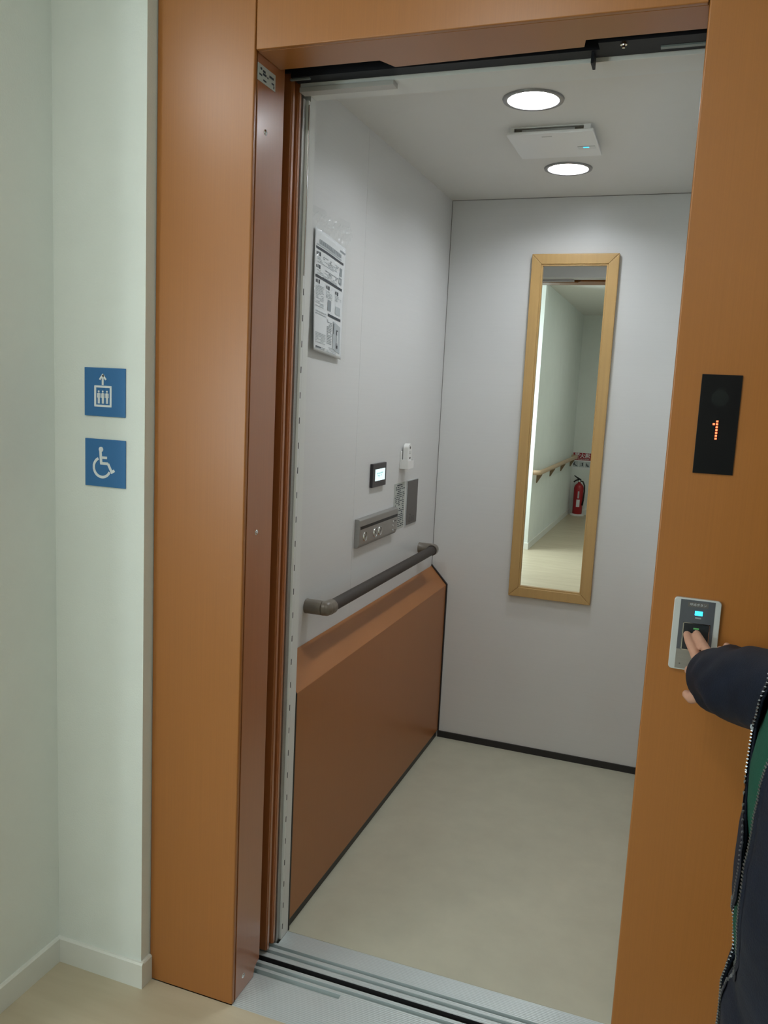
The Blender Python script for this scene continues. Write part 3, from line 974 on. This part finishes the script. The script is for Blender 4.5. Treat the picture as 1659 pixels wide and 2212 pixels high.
lines(.08, .72, .222, .27, .013, pl)
lines(.25, .78, .20, .215, .013, gy)
lines(.08, .75, .325, .365, .013, pl)
lines(.25, .78, .30, .315, .013, gy)
lines(.05, .30, .45, .62, .013, pl)
lines(.37, .60, .46, .52, .013, pl)
lines(.69, .92, .46, .51, .013, pl)
lines(.05, .40, .66, .70, .02, pl)
lines(.44, .62, .70, .90, .014, gy)
lines(.05, .40, .84, .93, .013, pl)
lines(.44, .80, .93, .97, .013, pl)
lines(.05, .40, .955, .97, .012, gy)
pbar(dk, .06, .24, .955, .965)
pbar(gy, .82, .90, .20, .27)
pbar(gy, .80, .90, .285, .345)
pbar(pl, .80, .86, .30, .33, .0006)
pbar(gy, .44, .56, .53, .62)
pbar(pl, .72, .90, .55, .62)
gp = MB()
gp.add([on_paper(.66, .69, .0011), on_paper(.93, .715, .0011), on_paper(.93, .955, .0011), on_paper(.66, .93, .0011)], [(0, 1, 2, 3)])
for mb, m_, nm in ((dk, 'ink', 'heading_bars'), (gy, 'ink_grey', 'printed_text'), (pl, 'ink_pale', 'fine_print')):
    o = mb.build(nm, m_, nt_)
    o['kind'] = 'stuff'
gp.build('panel_picture', 'ink_pale', nt_)
g2 = MB()
for a in ((.78, .84, .755, .80), (.78, .84, .87, .915), (.67, .69, .71, .80)):
    pbar(g2, *a, .0013)
g2.build('picture_keys', 'ink', nt_)
g3 = MB()
pbar(g3, .80, .825, .765, .89, .0016)
g3.build('picture_slot', 'paper', nt_)

# ------------------------------------------------------------------ signs on the white wall
def sign(name, lab, x0, x1, z0, z1):
    t = thing(name, lab, 'sign', ((x0 + x1) / 2, WD, z0), 'blue pictogram signs')
    MB().box((x0, WD - .003, z0), (x1, WD - .0002, z1)).build('sign_plate', 'sign_blue', t, bevel=.0008)
    def F(u, v):
        return (x0 + (x1 - x0) * u, WD - .0031, z1 - (z1 - z0) * v)
    return t, F


t, F = sign('lift_sign', 'blue square sign with an upward arrow over three people in a lift', -0.3700, -0.2665, 1.2925, 1.3935)
NN = (0, -1, 0)
p = MB()
strokes(p, F, [[(.457, .13), (.457, .355)]], .0048, n0=NN)
strokes(p, F, [[(.380, .245), (.4575, .145), (.535, .245)]], .0042, n0=NN)
p.prism([(F(.457, .120)[0], F(.457, .120)[2]), (F(.425, .155)[0], F(.425, .155)[2]), (F(.49, .155)[0], F(.49, .155)[2])], 'y', WD - .0037, WD - .0031)
p.build('arrow', 'sign_white', t)
p = MB()
strokes(p, F, [[(.252, .387), (.672, .387)], [(.252, .783), (.672, .783)]], .0042, n0=NN)
strokes(p, F, [[(.273, .387), (.273, .783)], [(.651, .387), (.651, .783)]], .0046, n0=NN)
p.build('lift_outline', 'sign_white', t)
for k, u in enumerate((.360, .460, .562)):
    p = MB()
    disc(p, F(u, .487), .0021, NN)
    strokes(p, F, [[(u, .518), (u, .62)]], .0040, n0=NN)
    strokes(p, F, [[(u - .033, .525), (u - .033, .615)], [(u + .033, .525), (u + .033, .615)]], .0014, n0=NN)
    strokes(p, F, [[(u - .014, .60), (u - .014, .735)], [(u + .014, .60), (u + .014, .735)]], .0021, n0=NN)
    p.build('figure', 'sign_white', t)
t, F = sign('wheelchair_sign', 'blue square sign with a white wheelchair symbol', -0.3690, -0.2655, 1.1435, 1.2445)
p = MB()
disc(p, F(.405, .215), .0056, NN)
strokes(p, F, [[(.388, .22), (.412, .525)]], .0060, n0=NN)
strokes(p, F, [[(.42, .385), (.552, .385)]], .0054, n0=NN)
strokes(p, F, [[(.385, .507), (.578, .507), (.672, .685)]], .0056, n0=NN)
strokes(p, F, [[(.645, .690), (.735, .640)]], .0058, n0=NN)
p.build('seated_figure', 'sign_white', t)
p = MB()
arc = [(.43 + .205 * math.cos(math.radians(a)), .592 - .205 * math.sin(math.radians(a))) for a in range(117, 336, 7)]
strokes(p, F, [arc], .0056, n0=NN)
p.build('wheel', 'sign_white', t)

# ------------------------------------------------------------------ hall indicator
hi = thing('floor_indicator', 'black floor indicator with a red dotted number one on the right upright', 'floor indicator', (.879, 0, 1.263))
ix0, ix1, iz0, iz1 = .8479, .9099, 1.263, 1.4258
MB().box((ix0, -.003, iz0), (ix1, -.0002, iz1)).build('face_plate', 'glossblack', hi, bevel=.0006)
p = MB()
px = .0042
cxx = at(1547.5, 930, -.003).x
czz = at(1547, 929, -.003).z
for k in range(7):
    zz = czz + (3 - k) * .0047
    p.box((cxx - .0016, -.0035, zz - .0015), (cxx + .0016, -.0031, zz + .0015))
zz = czz + 2 * .0047
p.box((cxx - .0066, -.0035, zz - .0015), (cxx - .0034, -.0031, zz + .0015))
p.build('digit_dots', 'led_red', hi)
p = MB()
disc(p, (at(1555, 860, -.003).x, -.0031, at(1555, 860, -.003).z), .0135, NN, .0001, 28)
p.build('unlit_arrow_lamp', 'dim', hi)

# ------------------------------------------------------------------ call button unit
cb = thing('call_button_unit', 'aluminium call button unit with a glowing blue lamp on the right upright', 'call button', (.8775, 0, .925))
bx0, bx1, bz0, bz1 = .8402, .9150, .9245, 1.0505
def rrect(x0, x1, z0, z1, r, n=6):
    pts = []
    for cx_, cz_, a0 in ((x1 - r, z1 - r, 0), (x0 + r, z1 - r, 90), (x0 + r, z0 + r, 180), (x1 - r, z0 + r, 270)):
        for k in range(n + 1):
            a = math.radians(a0 + 90 * k / n)
            pts.append((cx_ + r * math.cos(a), cz_ + r * math.sin(a)))
    return pts


MB().prism(rrect(bx0, bx1, bz0, bz1, .006), 'y', -.0075, -.0002).build('housing', 'alu_frame', cb, bevel=.0012)
MB().box((bx0 + .0105, -.0081, bz0 + .0365), (bx1 - .0095, -.0076, bz1 - .0025)).build('dark_face', 'slate', cb)
MB().box((bx0 + .0105, -.0081, bz0 + .0025), (bx1 - .0095, -.0076, bz0 + .0364)).build('lower_face', 'steel', cb)
bxa, bxb, bza, bzb = bx0 + .0175, bx1 - .0145, bz0 + .036, bz0 + .0845
bf = MB()
for q in ([(bxa, bza), (bxb, bza), (bxb, bza + .0014), (bxa, bza + .0014)], [(bxa, bzb), (bxb, bzb), (bxb, bzb - .0014), (bxa, bzb - .0014)], [(bxa, bza), (bxa, bzb), (bxa + .0014, bzb), (bxa + .0014, bza)], [(bxb, bza), (bxb, bzb), (bxb - .0014, bzb), (bxb - .0014, bza)]):
    bf.prism(q, 'y', -.0092, -.0082)
bf.build('button_rim', 'chrome', cb)
bt = MB().box((bxa + .0016, -.0090, bza + .0016), (bxb - .0016, -.0082, bzb - .0016)).build('push_button', 'button_dark', cb)
MB().box(((bxa + bxb) / 2 - .0045, -.0093, bzb - .0108), ((bxa + bxb) / 2 + .0045, -.0091, bzb - .0082)).build('registered_lamp', 'led_green', cb)
MB().box((.8745, -.0092, 1.0225), (.8870, -.0082, 1.0302)).build('blue_lamp', 'led_blue', cb, bevel=.0004)
MB().box((.8625, -.0083, 1.0365), (.8950, -.00815, 1.0445)).build('label_strip', 'plate_dark', cb)
text('呼出ボタン', .0054, 'label_text', 'ink_pale', cb, (.8787, -.0084, 1.0404), (1, 0, 0), (0, 0, 1), .0001)
MB().box((.8757, -.0084, 1.0168), (.8853, -.0082, 1.0194)).build('lamp_caption', 'ink_grey', cb)
kh = MB()
disc(kh, (bx0 + .018, -.0082, bz0 + .011), .0012, NN, .0005, 10)
kh.build('key_hole', 'plate_dark', cb)

# ------------------------------------------------------------------ corridor behind: handrail, extinguisher, sign
hw = thing('wall_handrail', 'pale wooden handrail on triangular brackets along the corridor wall', 'handrail', (XK, -4.1, .7))
HRX = XK + .062
pts = [(XK + .004, -2.83, .715), (HRX - .02, -2.835, .715), (HRX - .004, -2.85, .715), (HRX, -2.88, .715), (HRX, -5.45, .715), (HRX - .006, -5.49, .715), (HRX - .03, -5.505, .715), (XK + .003, -5.505, .715)]
MB().tube(pts, .019, 14, flat=1.15).build('rail', 'rail_wood', hw, smooth='auto')
for y in (-3.06, -3.86, -4.62, -5.40):
    MB().prism([(XK + .0005, .600), (XK + .007, .600), (HRX - .012, .676), (XK + .0005, .676)], 'y', y - .014, y + .014).box((HRX - .02, y - .004, .676), (HRX - .010, y + .004, .70)).build('bracket', 'rail_bracket', hw, bevel=.002)

EX, EY = -.335, -5.52
fe = thing('fire_extinguisher', 'red fire extinguisher with black hose standing at the corridor end', 'fire extinguisher', (EX, EY, .02))
MB().lathe([(0.0, .022), (.055, .022), (.058, .03), (.058, .335), (.052, .362), (.034, .385), (.018, .395), (.016, .41), (0, .41)], (EX, EY, 0), n=32).build('cylinder', 'red', fe, smooth='auto')
MB().lathe([(.012, .409), (.016, .412), (.016, .430), (.010, .436), (0.0, .436)], (EX, EY, 0), n=16).build('valve', 'chrome', fe, smooth='auto')
h = MB()
h.tube([(EX + .02, EY, .436), (EX, EY, .445), (EX - .03, EY + .004, .462), (EX - .065, EY + .008, .486)], [.008, .010, .009, .005], 10)
h.tube([(EX + .012, EY, .430), (EX - .02, EY + .003, .436), (EX - .045, EY + .006, .424), (EX - .066, EY + .008, .405)], [.008, .010, .009, .008], 10)
h.build('lever', 'rubber', fe, smooth=True)
h = MB()
h.tube([(EX + .014, EY, .424), (EX + .045, EY + .01, .416), (EX + .066, EY + .015, .37), (EX + .070, EY + .018, .30), (EX + .066, EY + .025, .2), (EX + .058, EY + .040, .13)], [.008, .009, .009, .009, .009, .011], 10)
h.build('hose', 'rubber', fe, smooth=True)
def cyl_patch(a0, a1, z0, z1, r):
    mb = MB()
    n = 6
    vs = []
    for k in range(n + 1):
        a = math.radians(a0 + (a1 - a0) * k / n)
        vs += [(EX + r * math.sin(a), EY + r * math.cos(a), z0), (EX + r * math.sin(a), EY + r * math.cos(a), z1)]
    return mb.add(vs, [(2 * k, 2 * k + 2, 2 * k + 3, 2 * k + 1) for k in range(n)])


cyl_patch(-12, 28, .11, .20, .0586).build('white_label', 'paper', fe)
cyl_patch(-2, 16, .215, .30, .0586).build('lettering_patch', 'ink_pale', fe)
sb_ = MB().lathe([(0, 0.0005), (.085, .0005), (.085, .014), (.066, .022), (.0, .0215)], (EX, EY, 0), n=32).build('extinguisher_stand', 'plastic', smooth='auto')
tag(sb_, 'round white base under the red fire extinguisher', 'stand')

fs_ = thing('fire_extinguisher_sign', 'red and white fire extinguisher sign on the corridor end wall', 'sign', (-.335, FARY, .55))
fx0, fx1, fz0, fz1 = -.448, -.222, .553, .762
MB().box((fx0, FARY + .0003, fz0), (fx1, FARY + .004, fz1)).build('board', 'paper', fs_)
MB().box((fx0 + .003, FARY + .0041, fz1 - .094), (fx1 - .003, FARY + .0046, fz1 - .004)).build('red_band', 'sign_red', fs_)
text('消火器', .062, 'title_text', 'sign_white', fs_, ((fx0 + fx1) / 2, FARY + .0049, fz1 - .040), (-1, 0, 0), (0, 0, 1), .0002, bold=.0012)
text('FIRE EXTINGUISHER', .0185, 'english_text', 'sign_white', fs_, ((fx0 + fx1) / 2, FARY + .0049, fz1 - .081), (-1, 0, 0), (0, 0, 1), .0002)
for k in range(3):
    xa = fx0 + .006 + k * .073
    MB().box((xa, FARY + .0041, fz0 + .03), (xa + .068, FARY + .0044, fz0 + .102)).build('pictogram_panel', 'ink_pale', fs_)
    q = MB()
    def G(u, v, xa=xa):
        return (xa + .068 * u, FARY + .0045, fz0 + .03 + .072 * (1 - v))
    NP = (0, 1, 0)
    if k == 1:
        q.box((xa + .034, FARY + .0045, fz0 + .045), (xa + .048, FARY + .005, fz0 + .085))
        strokes(q, G, [[(.45, .35), (.2, .5)], [(.45, .78), (.2, .62)]], .004, n0=NP)
    elif k == 0:
        strokes(q, G, [[(.3, .15), (.25, .5), (.45, .75)], [(.25, .6), (.8, .85)], [(.15, .35), (.15, .75)]], .009, n0=NP)
    else:
        strokes(q, G, [[(.25, .3), (.25, .8)], [(.25, .55), (.6, .6)], [(.35, .8), (.7, .8)]], .010, n0=NP)
    q.build('pictogram', 'ink', fs_)

# ------------------------------------------------------------------ the person reaching for the call button
def fin(u, v, y):
    return at(u, v, y)


SHR, SHL = Vector((1.130, -.475, 1.235)), Vector((1.115, -.83, 1.235))       # shoulders
ELB = at(1728, 1500, -.350)
WR = at(1560, 1470, -.135)
BODY = Vector((1.075, -.645, 0))
bm_ = MB()
# torso, neck, head
for z, rx, ry in ((.80, .115, .165), (.90, .118, .160), (1.00, .112, .150), (1.10, .115, .165), (1.18, .115, .185)):
    bm_.ball((BODY.x, BODY.y, z), 1.0, 20, 12, (rx, ry, .10))
bm_.capsule(SHR + Vector((.0, -.02, 0)), SHL + Vector((0, .02, 0)), .055, .055)
bm_.capsule((BODY.x, BODY.y, 1.22), (BODY.x - .03, BODY.y, 1.34), .055, .052)
HC = Vector((BODY.x - .045, BODY.y, 1.445))
bm_.ball(HC + Vector((.012, 0, .02)), 1.0, 20, 14, (.092, .076, .098))
bm_.ball(HC + Vector((-.030, 0, -.045)), 1.0, 18, 12, (.060, .058, .070))
bm_.capsule(HC + Vector((-.094, 0, .010)), HC + Vector((-.106, 0, -.026)), .008, .0125)          # nose
bm_.ball(HC + Vector((-.100, .010, -.030)), .008, 10, 6)
bm_.ball(HC + Vector((-.100, -.010, -.030)), .008, 10, 6)
bm_.capsule(HC + Vector((-.070, -.030, .024)), HC + Vector((-.070, .030, .024)), .0095, .0095)       # brow
bm_.capsule(HC + Vector((-.084, -.016, -.062)), HC + Vector((-.084, .016, -.062)), .0085, .0085)   # lips
bm_.ball(HC + Vector((-.072, 0, -.095)), .022, 12, 8)                                              # chin
for s in (-1, 1):
    bm_.ball(HC + Vector((.012, s * .078, -.008)), 1.0, 12, 8, (.017, .009, .030))                 # ears
# right arm
bm_.capsule(SHR, ELB, .045, .036)
bm_.capsule(ELB, WR, .036, .024)
# right hand: palm (index side to little-finger side)
K_I = fin(1511, 1439, -.076)
K_M = fin(1541, 1429, -.084)
K_R = fin(1560, 1436, -.092)
K_P = fin(1578, 1448, -.098)
for k_ in (K_I, K_M, K_R, K_P):
    bm_.capsule(WR + (k_ - WR) * .05, k_, .0135, .0095)
bm_.capsule(K_I, K_P, .0095, .009)
bm_.capsule(fin(1530, 1456, -.09), fin(1562, 1460, -.11), .012, .012)
def finger(k0, p1, p2, tip, r):
    bm_.capsule(k0, p1, r * 1.08, r)
    bm_.capsule(p1, p2, r, r * .96)
    bm_.capsule(p2, tip, r * .96, r * .84)


finger(K_I, fin(1499, 1408, -.047), fin(1489, 1386, -.0285), fin(1484, 1370.5, -.0168), .0078)
finger(K_M, fin(1524, 1401, -.050), fin(1511.5, 1381, -.0295), fin(1505, 1369, -.0168), .0077)
finger(K_R, fin(1562, 1410, -.070), fin(1556, 1404, -.048), fin(1553, 1414, -.036), .0070)
finger(K_P, fin(1577, 1412, -.078), fin(1573, 1399, -.066), fin(1570, 1395, -.058), .0068)
# thumb: leaves the side of the palm
T0 = fin(1540, 1476, -.115)
bm_.capsule(T0, fin(1502, 1458, -.098), .016, .0125)
bm_.capsule(fin(1502, 1458, -.098), fin(1489, 1448, -.084), .0125, .0080)
bm_.capsule(T0, fin(1512, 1502, -.106), .015, .0105)
bm_.capsule(fin(1512, 1502, -.106), fin(1494, 1508, -.094), .0105, .0094)
bm_.capsule(fin(1494, 1508, -.094), fin(1484, 1500, -.084), .0094, .0078)
# left arm hangs at the side
EL, WL = Vector((1.17, -.90, .98)), Vector((1.08, -.89, .77))
bm_.capsule(SHL, EL, .045, .037)
bm_.capsule(EL, WL, .036, .024)
PLM = WL + Vector((-.03, .005, -.055))
bm_.capsule(WL, PLM, .022, .026)
for k in range(4):
    b0 = PLM + Vector((.022 - k * .015, .0, -.01 - .003 * abs(1.5 - k)))
    b1 = b0 + Vector((-.012, .006, -.038))
    b2 = b1 + Vector((.002, .014, -.028))
    bm_.capsule(b0, b1, .0088, .008)
    bm_.capsule(b1, b2, .008, .007)
bm_.capsule(PLM + Vector((-.02, .006, .015)), PLM + Vector((-.045, .016, -.012)), .011, .009)
bm_.capsule(PLM + Vector((-.045, .016, -.012)), PLM + Vector((-.050, .020, -.038)), .009, .0075)
# legs
for s in (-1, 1):
    hip = Vector((BODY.x, BODY.y + s * .085, .80))
    kn = Vector((BODY.x - .012, BODY.y + s * .095, .44))
    an = Vector((BODY.x + .02, BODY.y + s * .10, .085))
    bm_.capsule(hip, kn, .080, .052)
    bm_.capsule(kn, an, .050, .033)
    bm_.capsule(an + Vector((.02, 0, -.035)), an + Vector((-.15, 0, -.050)), .032, .026)
tmp = bm_.build('person', 'skin', smooth=True)
rm_ = tmp.modifiers.new('remesh', 'REMESH')
rm_.mode = 'VOXEL'
rm_.voxel_size = 0.0022
rm_.use_smooth_shade = True
sm_ = tmp.modifiers.new('smooth', 'SMOOTH')
sm_.factor = 0.5
sm_.iterations = 3
bpy.context.view_layer.update()
me = bpy.data.meshes.new_from_object(tmp.evaluated_get(bpy.context.evaluated_depsgraph_get()))
tmp.modifiers.clear()
tmp.data = me
for p_ in me.polygons:
    p_.use_smooth = True
person = tmp
tag(person, 'person in an open navy jacket pressing the call button with two fingers', 'person')

for s in (-1, 1):
    ey = MB().ball(HC + Vector((-.0715, s * .031, .006)), .0125, 16, 12, (1, 1.05, .62)).build('eye', 'eye_white', person, smooth=True)
    MB().ball(HC + Vector((-.0825, s * .0315, .006)), .0050, 12, 8, (.5, 1, 1)).build('iris', 'eye', ey, smooth=True)
MB().ball(HC + Vector((-.0865, 0, -.0625)), 1.0, 14, 8, (.0085, .021, .008)).build('mouth', 'lip', person, smooth=True)
hair = MB()
n, m = 36, 28
for i in range(m + 1):
    ph = PI * i / m
    for k in range(n):
        th_ = 2 * PI * k / n
        d = Vector((math.sin(ph) * math.cos(th_), math.sin(ph) * math.sin(th_), math.cos(ph)))
        fr_ = max(0.0, min(1.0, (-math.cos(th_) + .25) / .75))
        line = -.072 + .118 * fr_ * fr_ * (3 - 2 * fr_)
        q = Vector((d.x * .1, d.y * .083, d.z * .104))
        if q.z < line:
            k_ = max(.35, .93 - (line - q.z) * 6)
            q = Vector((q.x * k_, q.y * k_, line - .004))
        hair.v.append(tuple(HC + Vector((.016, 0, .020)) + q * (1 + .010 * math.sin(17 * th_ + 3 * ph))))
for i in range(m):
    for k in range(n):
        hair.f.append((i * n + k, (i + 1) * n + k, (i + 1) * n + (k + 1) % n, i * n + (k + 1) % n))
hair.build('hair', 'hair', person, smooth=True)

# green top: closed loft round the torso
def ring(z, rx, ry, cx, cy, a0=0.0, a1=2 * PI, n=48, pw=2.3):
    out = []
    for k in range(n + 1):
        a = a0 + (a1 - a0) * k / n
        c, s = math.cos(a), math.sin(a)
        r = (abs(c) ** pw + abs(s) ** pw) ** (-1 / pw)
        out.append((cx - rx * c * r, cy + ry * s * r, z))
    return out


gm = MB()
secs = [(.70, .128, .172), (.78, .140, .178), (.82, .146, .18), (.86, .1525, .18), (.90, .148, .18), (.94, .147, .18), (.98, .152, .18), (1.02, .1535, .18), (1.06, .148, .18), (1.12, .135, .186), (1.18, .125, .19), (1.24, .1, .16), (1.275, .066, .085), (1.30, .062, .066)]
n = 48
for z, rx, ry in secs:
    gm.v += ring(z, rx, ry, BODY.x, BODY.y, n=n)[:-1]
for i in range(len(secs) - 1):
    for k in range(n):
        gm.f.append((i * n + k, i * n + (k + 1) % n, (i + 1) * n + (k + 1) % n, (i + 1) * n + k))
gm.build('green_top', 'green', person, smooth=True)

# jacket shell, open at the front; angle 0 is the front (-x), positive towards the lift
def lerp(tab, z):
    for (z0_, v0), (z1_, v1) in zip(tab[:-1], tab[1:]):
        if z <= z1_:
            f = max(0, (z - z0_) / (z1_ - z0_))
            f = f * f * (3 - 2 * f)
            return v0 + (v1 - v0) * f
    return tab[-1][1]


FAR_E = [(.66, 12), (.80, 13), (.83, 16), (.868, 18), (.885, 2), (.90, -5), (.92, -9), (.945, -9), (.965, -6), (.982, 0), (.997, 18), (1.05, 22), (1.062, 8), (1.09, 8), (1.12, 14), (1.18, 24), (1.25, 30)]
NEAR_E = [(.66, 5), (.79, 4.5), (.806, 3.5), (.835, -7), (.863, -13), (.90, -15), (.925, -15.8), (.963, -14.5), (1.0, -16), (1.037, -18.2), (1.06, -20), (1.12, -30), (1.2, -42), (1.25, -40)]
RXT = [(.66, .156), (.747, .153), (.779, .154), (.793, .151), (.813, .146), (.833, .148), (.854, .151), (.875, .153), (.90, .156), (.922, .157), (.952, .156), (.974, .154), (1.0, .154), (1.05, .154), (1.086, .150), (1.109, .143), (1.14, .138), (1.20, .132), (1.25, .112), (1.29, .085)]
RYT = [(.66, .200), (.78, .195), (.90, .192), (1.06, .196), (1.14, .208), (1.20, .212), (1.25, .172), (1.29, .09)]
jm = MB()
zs = [.66 + (1.285 - .66) * i / 90 for i in range(91)]
na = 90
edges = {'near': [], 'far': []}
for z in zs:
    a0, a1 = math.radians(lerp(NEAR_E, z)), math.radians(lerp(FAR_E, z))
    rg = ring(z, lerp(RXT, z), lerp(RYT, z), BODY.x, BODY.y, a1, a0 + 2 * PI, na)
    out = []
    for k, q in enumerate(rg):
        f = k / na
        d = Vector((q[0] - BODY.x, q[1] - BODY.y, 0))
        w = (.0045 * math.sin(f * 30 + z * 14 + 2 * math.sin(z * 9)) + .004 * math.sin(z * 26 + f * 11)) * min(1, 9 * f * (1 - f)) ** 2
        d *= 1 + w / .17
        out.append((BODY.x + d.x, BODY.y + d.y, z))
    edges['far'].append(Vector(out[0]))
    edges['near'].append(Vector(out[-1]))
    jm.v += out
for i in range(len(zs) - 1):
    for k in range(na):
        a = i * (na + 1) + k
        jm.f.append((a, a + 1, a + na + 2, a + na + 1))


def sleeve(pts, rads, nn=40, steps=60, folds=0.0035, flatz=1.0, seed=0.0):
    """smooth tube with cloth folds, through control points"""
    P_, R_ = [], []
    for i in range(steps + 1):
        f = i / steps * (len(pts) - 1)
        k = min(int(f), len(pts) - 2)
        t_ = f - k
        p0 = pts[max(k - 1, 0)]
        p1, p2 = pts[k], pts[k + 1]
        p3 = pts[min(k + 2, len(pts) - 1)]
        P_.append(.5 * ((2 * p1) + (p2 - p0) * t_ + (2 * p0 - 5 * p1 + 4 * p2 - p3) * t_ ** 2 + (3 * p1 - p0 - 3 * p2 + p3) * t_ ** 3))
        R_.append(rads[k] * (1 - t_) + rads[k + 1] * t_)
    mb = MB()
    mb.tube(P_, R_, nn, caps=False)
    vs = []
    for i in range(steps + 1):
        for k in range(nn):
            v = Vector(mb.v[i * nn + k])
            d = (v - P_[i]).normalized()
            th_ = 2 * PI * k / nn
            f = i / steps
            w = folds * (math.sin(f * 21 + 2.6 * math.sin(th_ + seed) + seed) * (.5 + .5 * math.sin(th_ * 2 + f * 9 + seed)) + .5 * math.sin(f * 37 + 3 * math.cos(th_ * 2 + seed)) * math.sin(th_ * 3 + seed))
            w *= min(1, f * 8)
            vs.append(tuple(v + d * w))
    mb.v = vs
    return mb


CUF = at(1545, 1463, -.118)
sl_r = sleeve([CUF, at(1566, 1470, -.165), at(1598, 1482, -.225), at(1650, 1489, -.29), ELB + Vector((.012, -.01, .0)), ELB.lerp(SHR, .5) + Vector((.020, 0, 0)), SHR + Vector((.0, -.01, .0)), SHR + Vector((.0, -.09, .01))],
              [.0435, .049, .053, .0545, .058, .064, .075, .080], folds=.0042, seed=1.3)
# rolled-in hem of the cuff
sl_l = sleeve([WL + Vector((0, 0, .0)), WL.lerp(EL, .4), EL, EL.lerp(SHL, .5), SHL, SHL + Vector((0, .09, .01))], [.041, .047, .051, .055, .066, .072], seed=.4)
jm.add(sl_r.v, sl_r.f)
jm.add(sl_l.v, sl_l.f)
# collar
cg = MB()
cn = 30
for j, (zz, rr) in enumerate(((1.262, .105), (1.29, .088), (1.318, .084), (1.33, .092), (1.315, .100))):
    for k in range(cn + 1):
        a = math.radians(38 + (360 - 80) * k / cn)
        cg.v.append((BODY.x - .012 - rr * math.cos(a), BODY.y + rr * 1.05 * math.sin(a), zz))
for j in range(4):
    for k in range(cn):
        a = j * (cn + 1) + k
        cg.f.append((a, a + 1, a + cn + 2, a + cn + 1))
jm.add(cg.v, cg.f)
jk = jm.build('jacket', 'navy', person, smooth=True)
sd = jk.modifiers.new('solid', 'SOLIDIFY')
sd.thickness = 0.003
sd.offset = 0

# zips along both front edges
for key in ('near', 'far'):
    E = edges[key]
    tape, tee = MB(), MB()
    pts = []
    for a, b_ in zip(E[:-1], E[1:]):
        L_ = (b_ - a).length
        for j in range(2):
            pts.append(a + (b_ - a) * j / 2)
    cdir = []
    for i, p_ in enumerate(pts):
        t_ = (pts[min(i + 1, len(pts) - 1)] - pts[max(i - 1, 0)]).normalized()
        out_ = Vector((p_.x - BODY.x, p_.y - BODY.y, 0)).normalized()
        side = t_.cross(out_).normalized()
        if key == 'near':
            side = -side
        # side points into the opening
        tgt = Vector((BODY.x - .16, BODY.y, p_.z)) - p_
        if side.dot(tgt) < 0 and p_.z > .8:
            side = -side
        c_ = p_ + out_ * .0022
        q = [c_ - t_ * .0009, c_ + t_ * .0009, c_ + t_ * .0006 + side * .0034, c_ - t_ * .0006 + side * .0034]
        tee.add([v - out_ * .001 for v in q] + [v + out_ * .001 for v in q], [(0, 1, 2, 3), (7, 6, 5, 4), (0, 4, 5, 1), (1, 5, 6, 2), (2, 6, 7, 3), (3, 7, 4, 0)])
        cdir.append((c_, side, out_))
    for (a, sa, oa), (b_, sb2, ob2) in zip(cdir[:-1], cdir[1:]):
        q = [a - sa * .006 + oa * .0004, b_ - sb2 * .006 + ob2 * .0004, b_ + sb2 * .002, a + sa * .002]
        tape.add(q, [(0, 1, 2, 3)])
    tape.build('zip_tape', 'navy', jk)
    o = tee.build('zip_teeth', 'teeth', jk)
    o['kind'] = 'stuff'
    o['label'] = 'row of silver zip teeth'

# trousers and shoes
tm = MB()
for s in (-1, 1):
    hip = Vector((BODY.x, BODY.y + s * .080, .80))
    tm.tube([hip + Vector((0, -s * .01, .02)), hip + Vector((0, 0, -.06)), Vector((BODY.x - .008, BODY.y + s * .095, .45)), Vector((BODY.x + .012, BODY.y + s * .10, .10)), Vector((BODY.x + .012, BODY.y + s * .10, .065))],
            [.105, .102, .078, .068, .070], 24)
tm.tube([(BODY.x, BODY.y, .70), (BODY.x, BODY.y, .80), (BODY.x, BODY.y, .87)], [.12, .135, .125], 28, up=(1, 0, 0))
tm.build('trousers', 'trouser', person, smooth='auto')
for s in (-1, 1):
    c_ = Vector((BODY.x - .03, BODY.y + s * .10, 0))
    q = MB()
    prof = [(.085, .030, .075), (.06, .038, .082), (.0, .041, .080), (-.06, .044, .062), (-.12, .046, .052), (-.16, .036, .044), (-.18, .015, .036)]
    nn = 14
    for dx, w, h_ in prof:
        for k in range(nn):
            a = 2 * PI * k / nn
            q.v.append((c_.x + dx, c_.y + w * math.cos(a), max(.012, .012 + h_ * .5 + h_ * .5 * math.sin(a))))
    for i in range(len(prof) - 1):
        for k in range(nn):
            q.f.append((i * nn + k, i * nn + (k + 1) % nn, (i + 1) * nn + (k + 1) % nn, (i + 1) * nn + k))
    q.f += [tuple(range(nn)), tuple(range((len(prof) - 1) * nn, len(prof) * nn))]
    sho = q.build('shoe', 'shoe', person, smooth='auto')
    sp = [(c_.x + dx, c_.y + w) for dx, w, _ in prof] + [(c_.x + dx, c_.y - w) for dx, w, _ in prof[::-1]]
    MB().prism(sp, 'z', 0.0005, .013).build('sole', 'sole', sho)
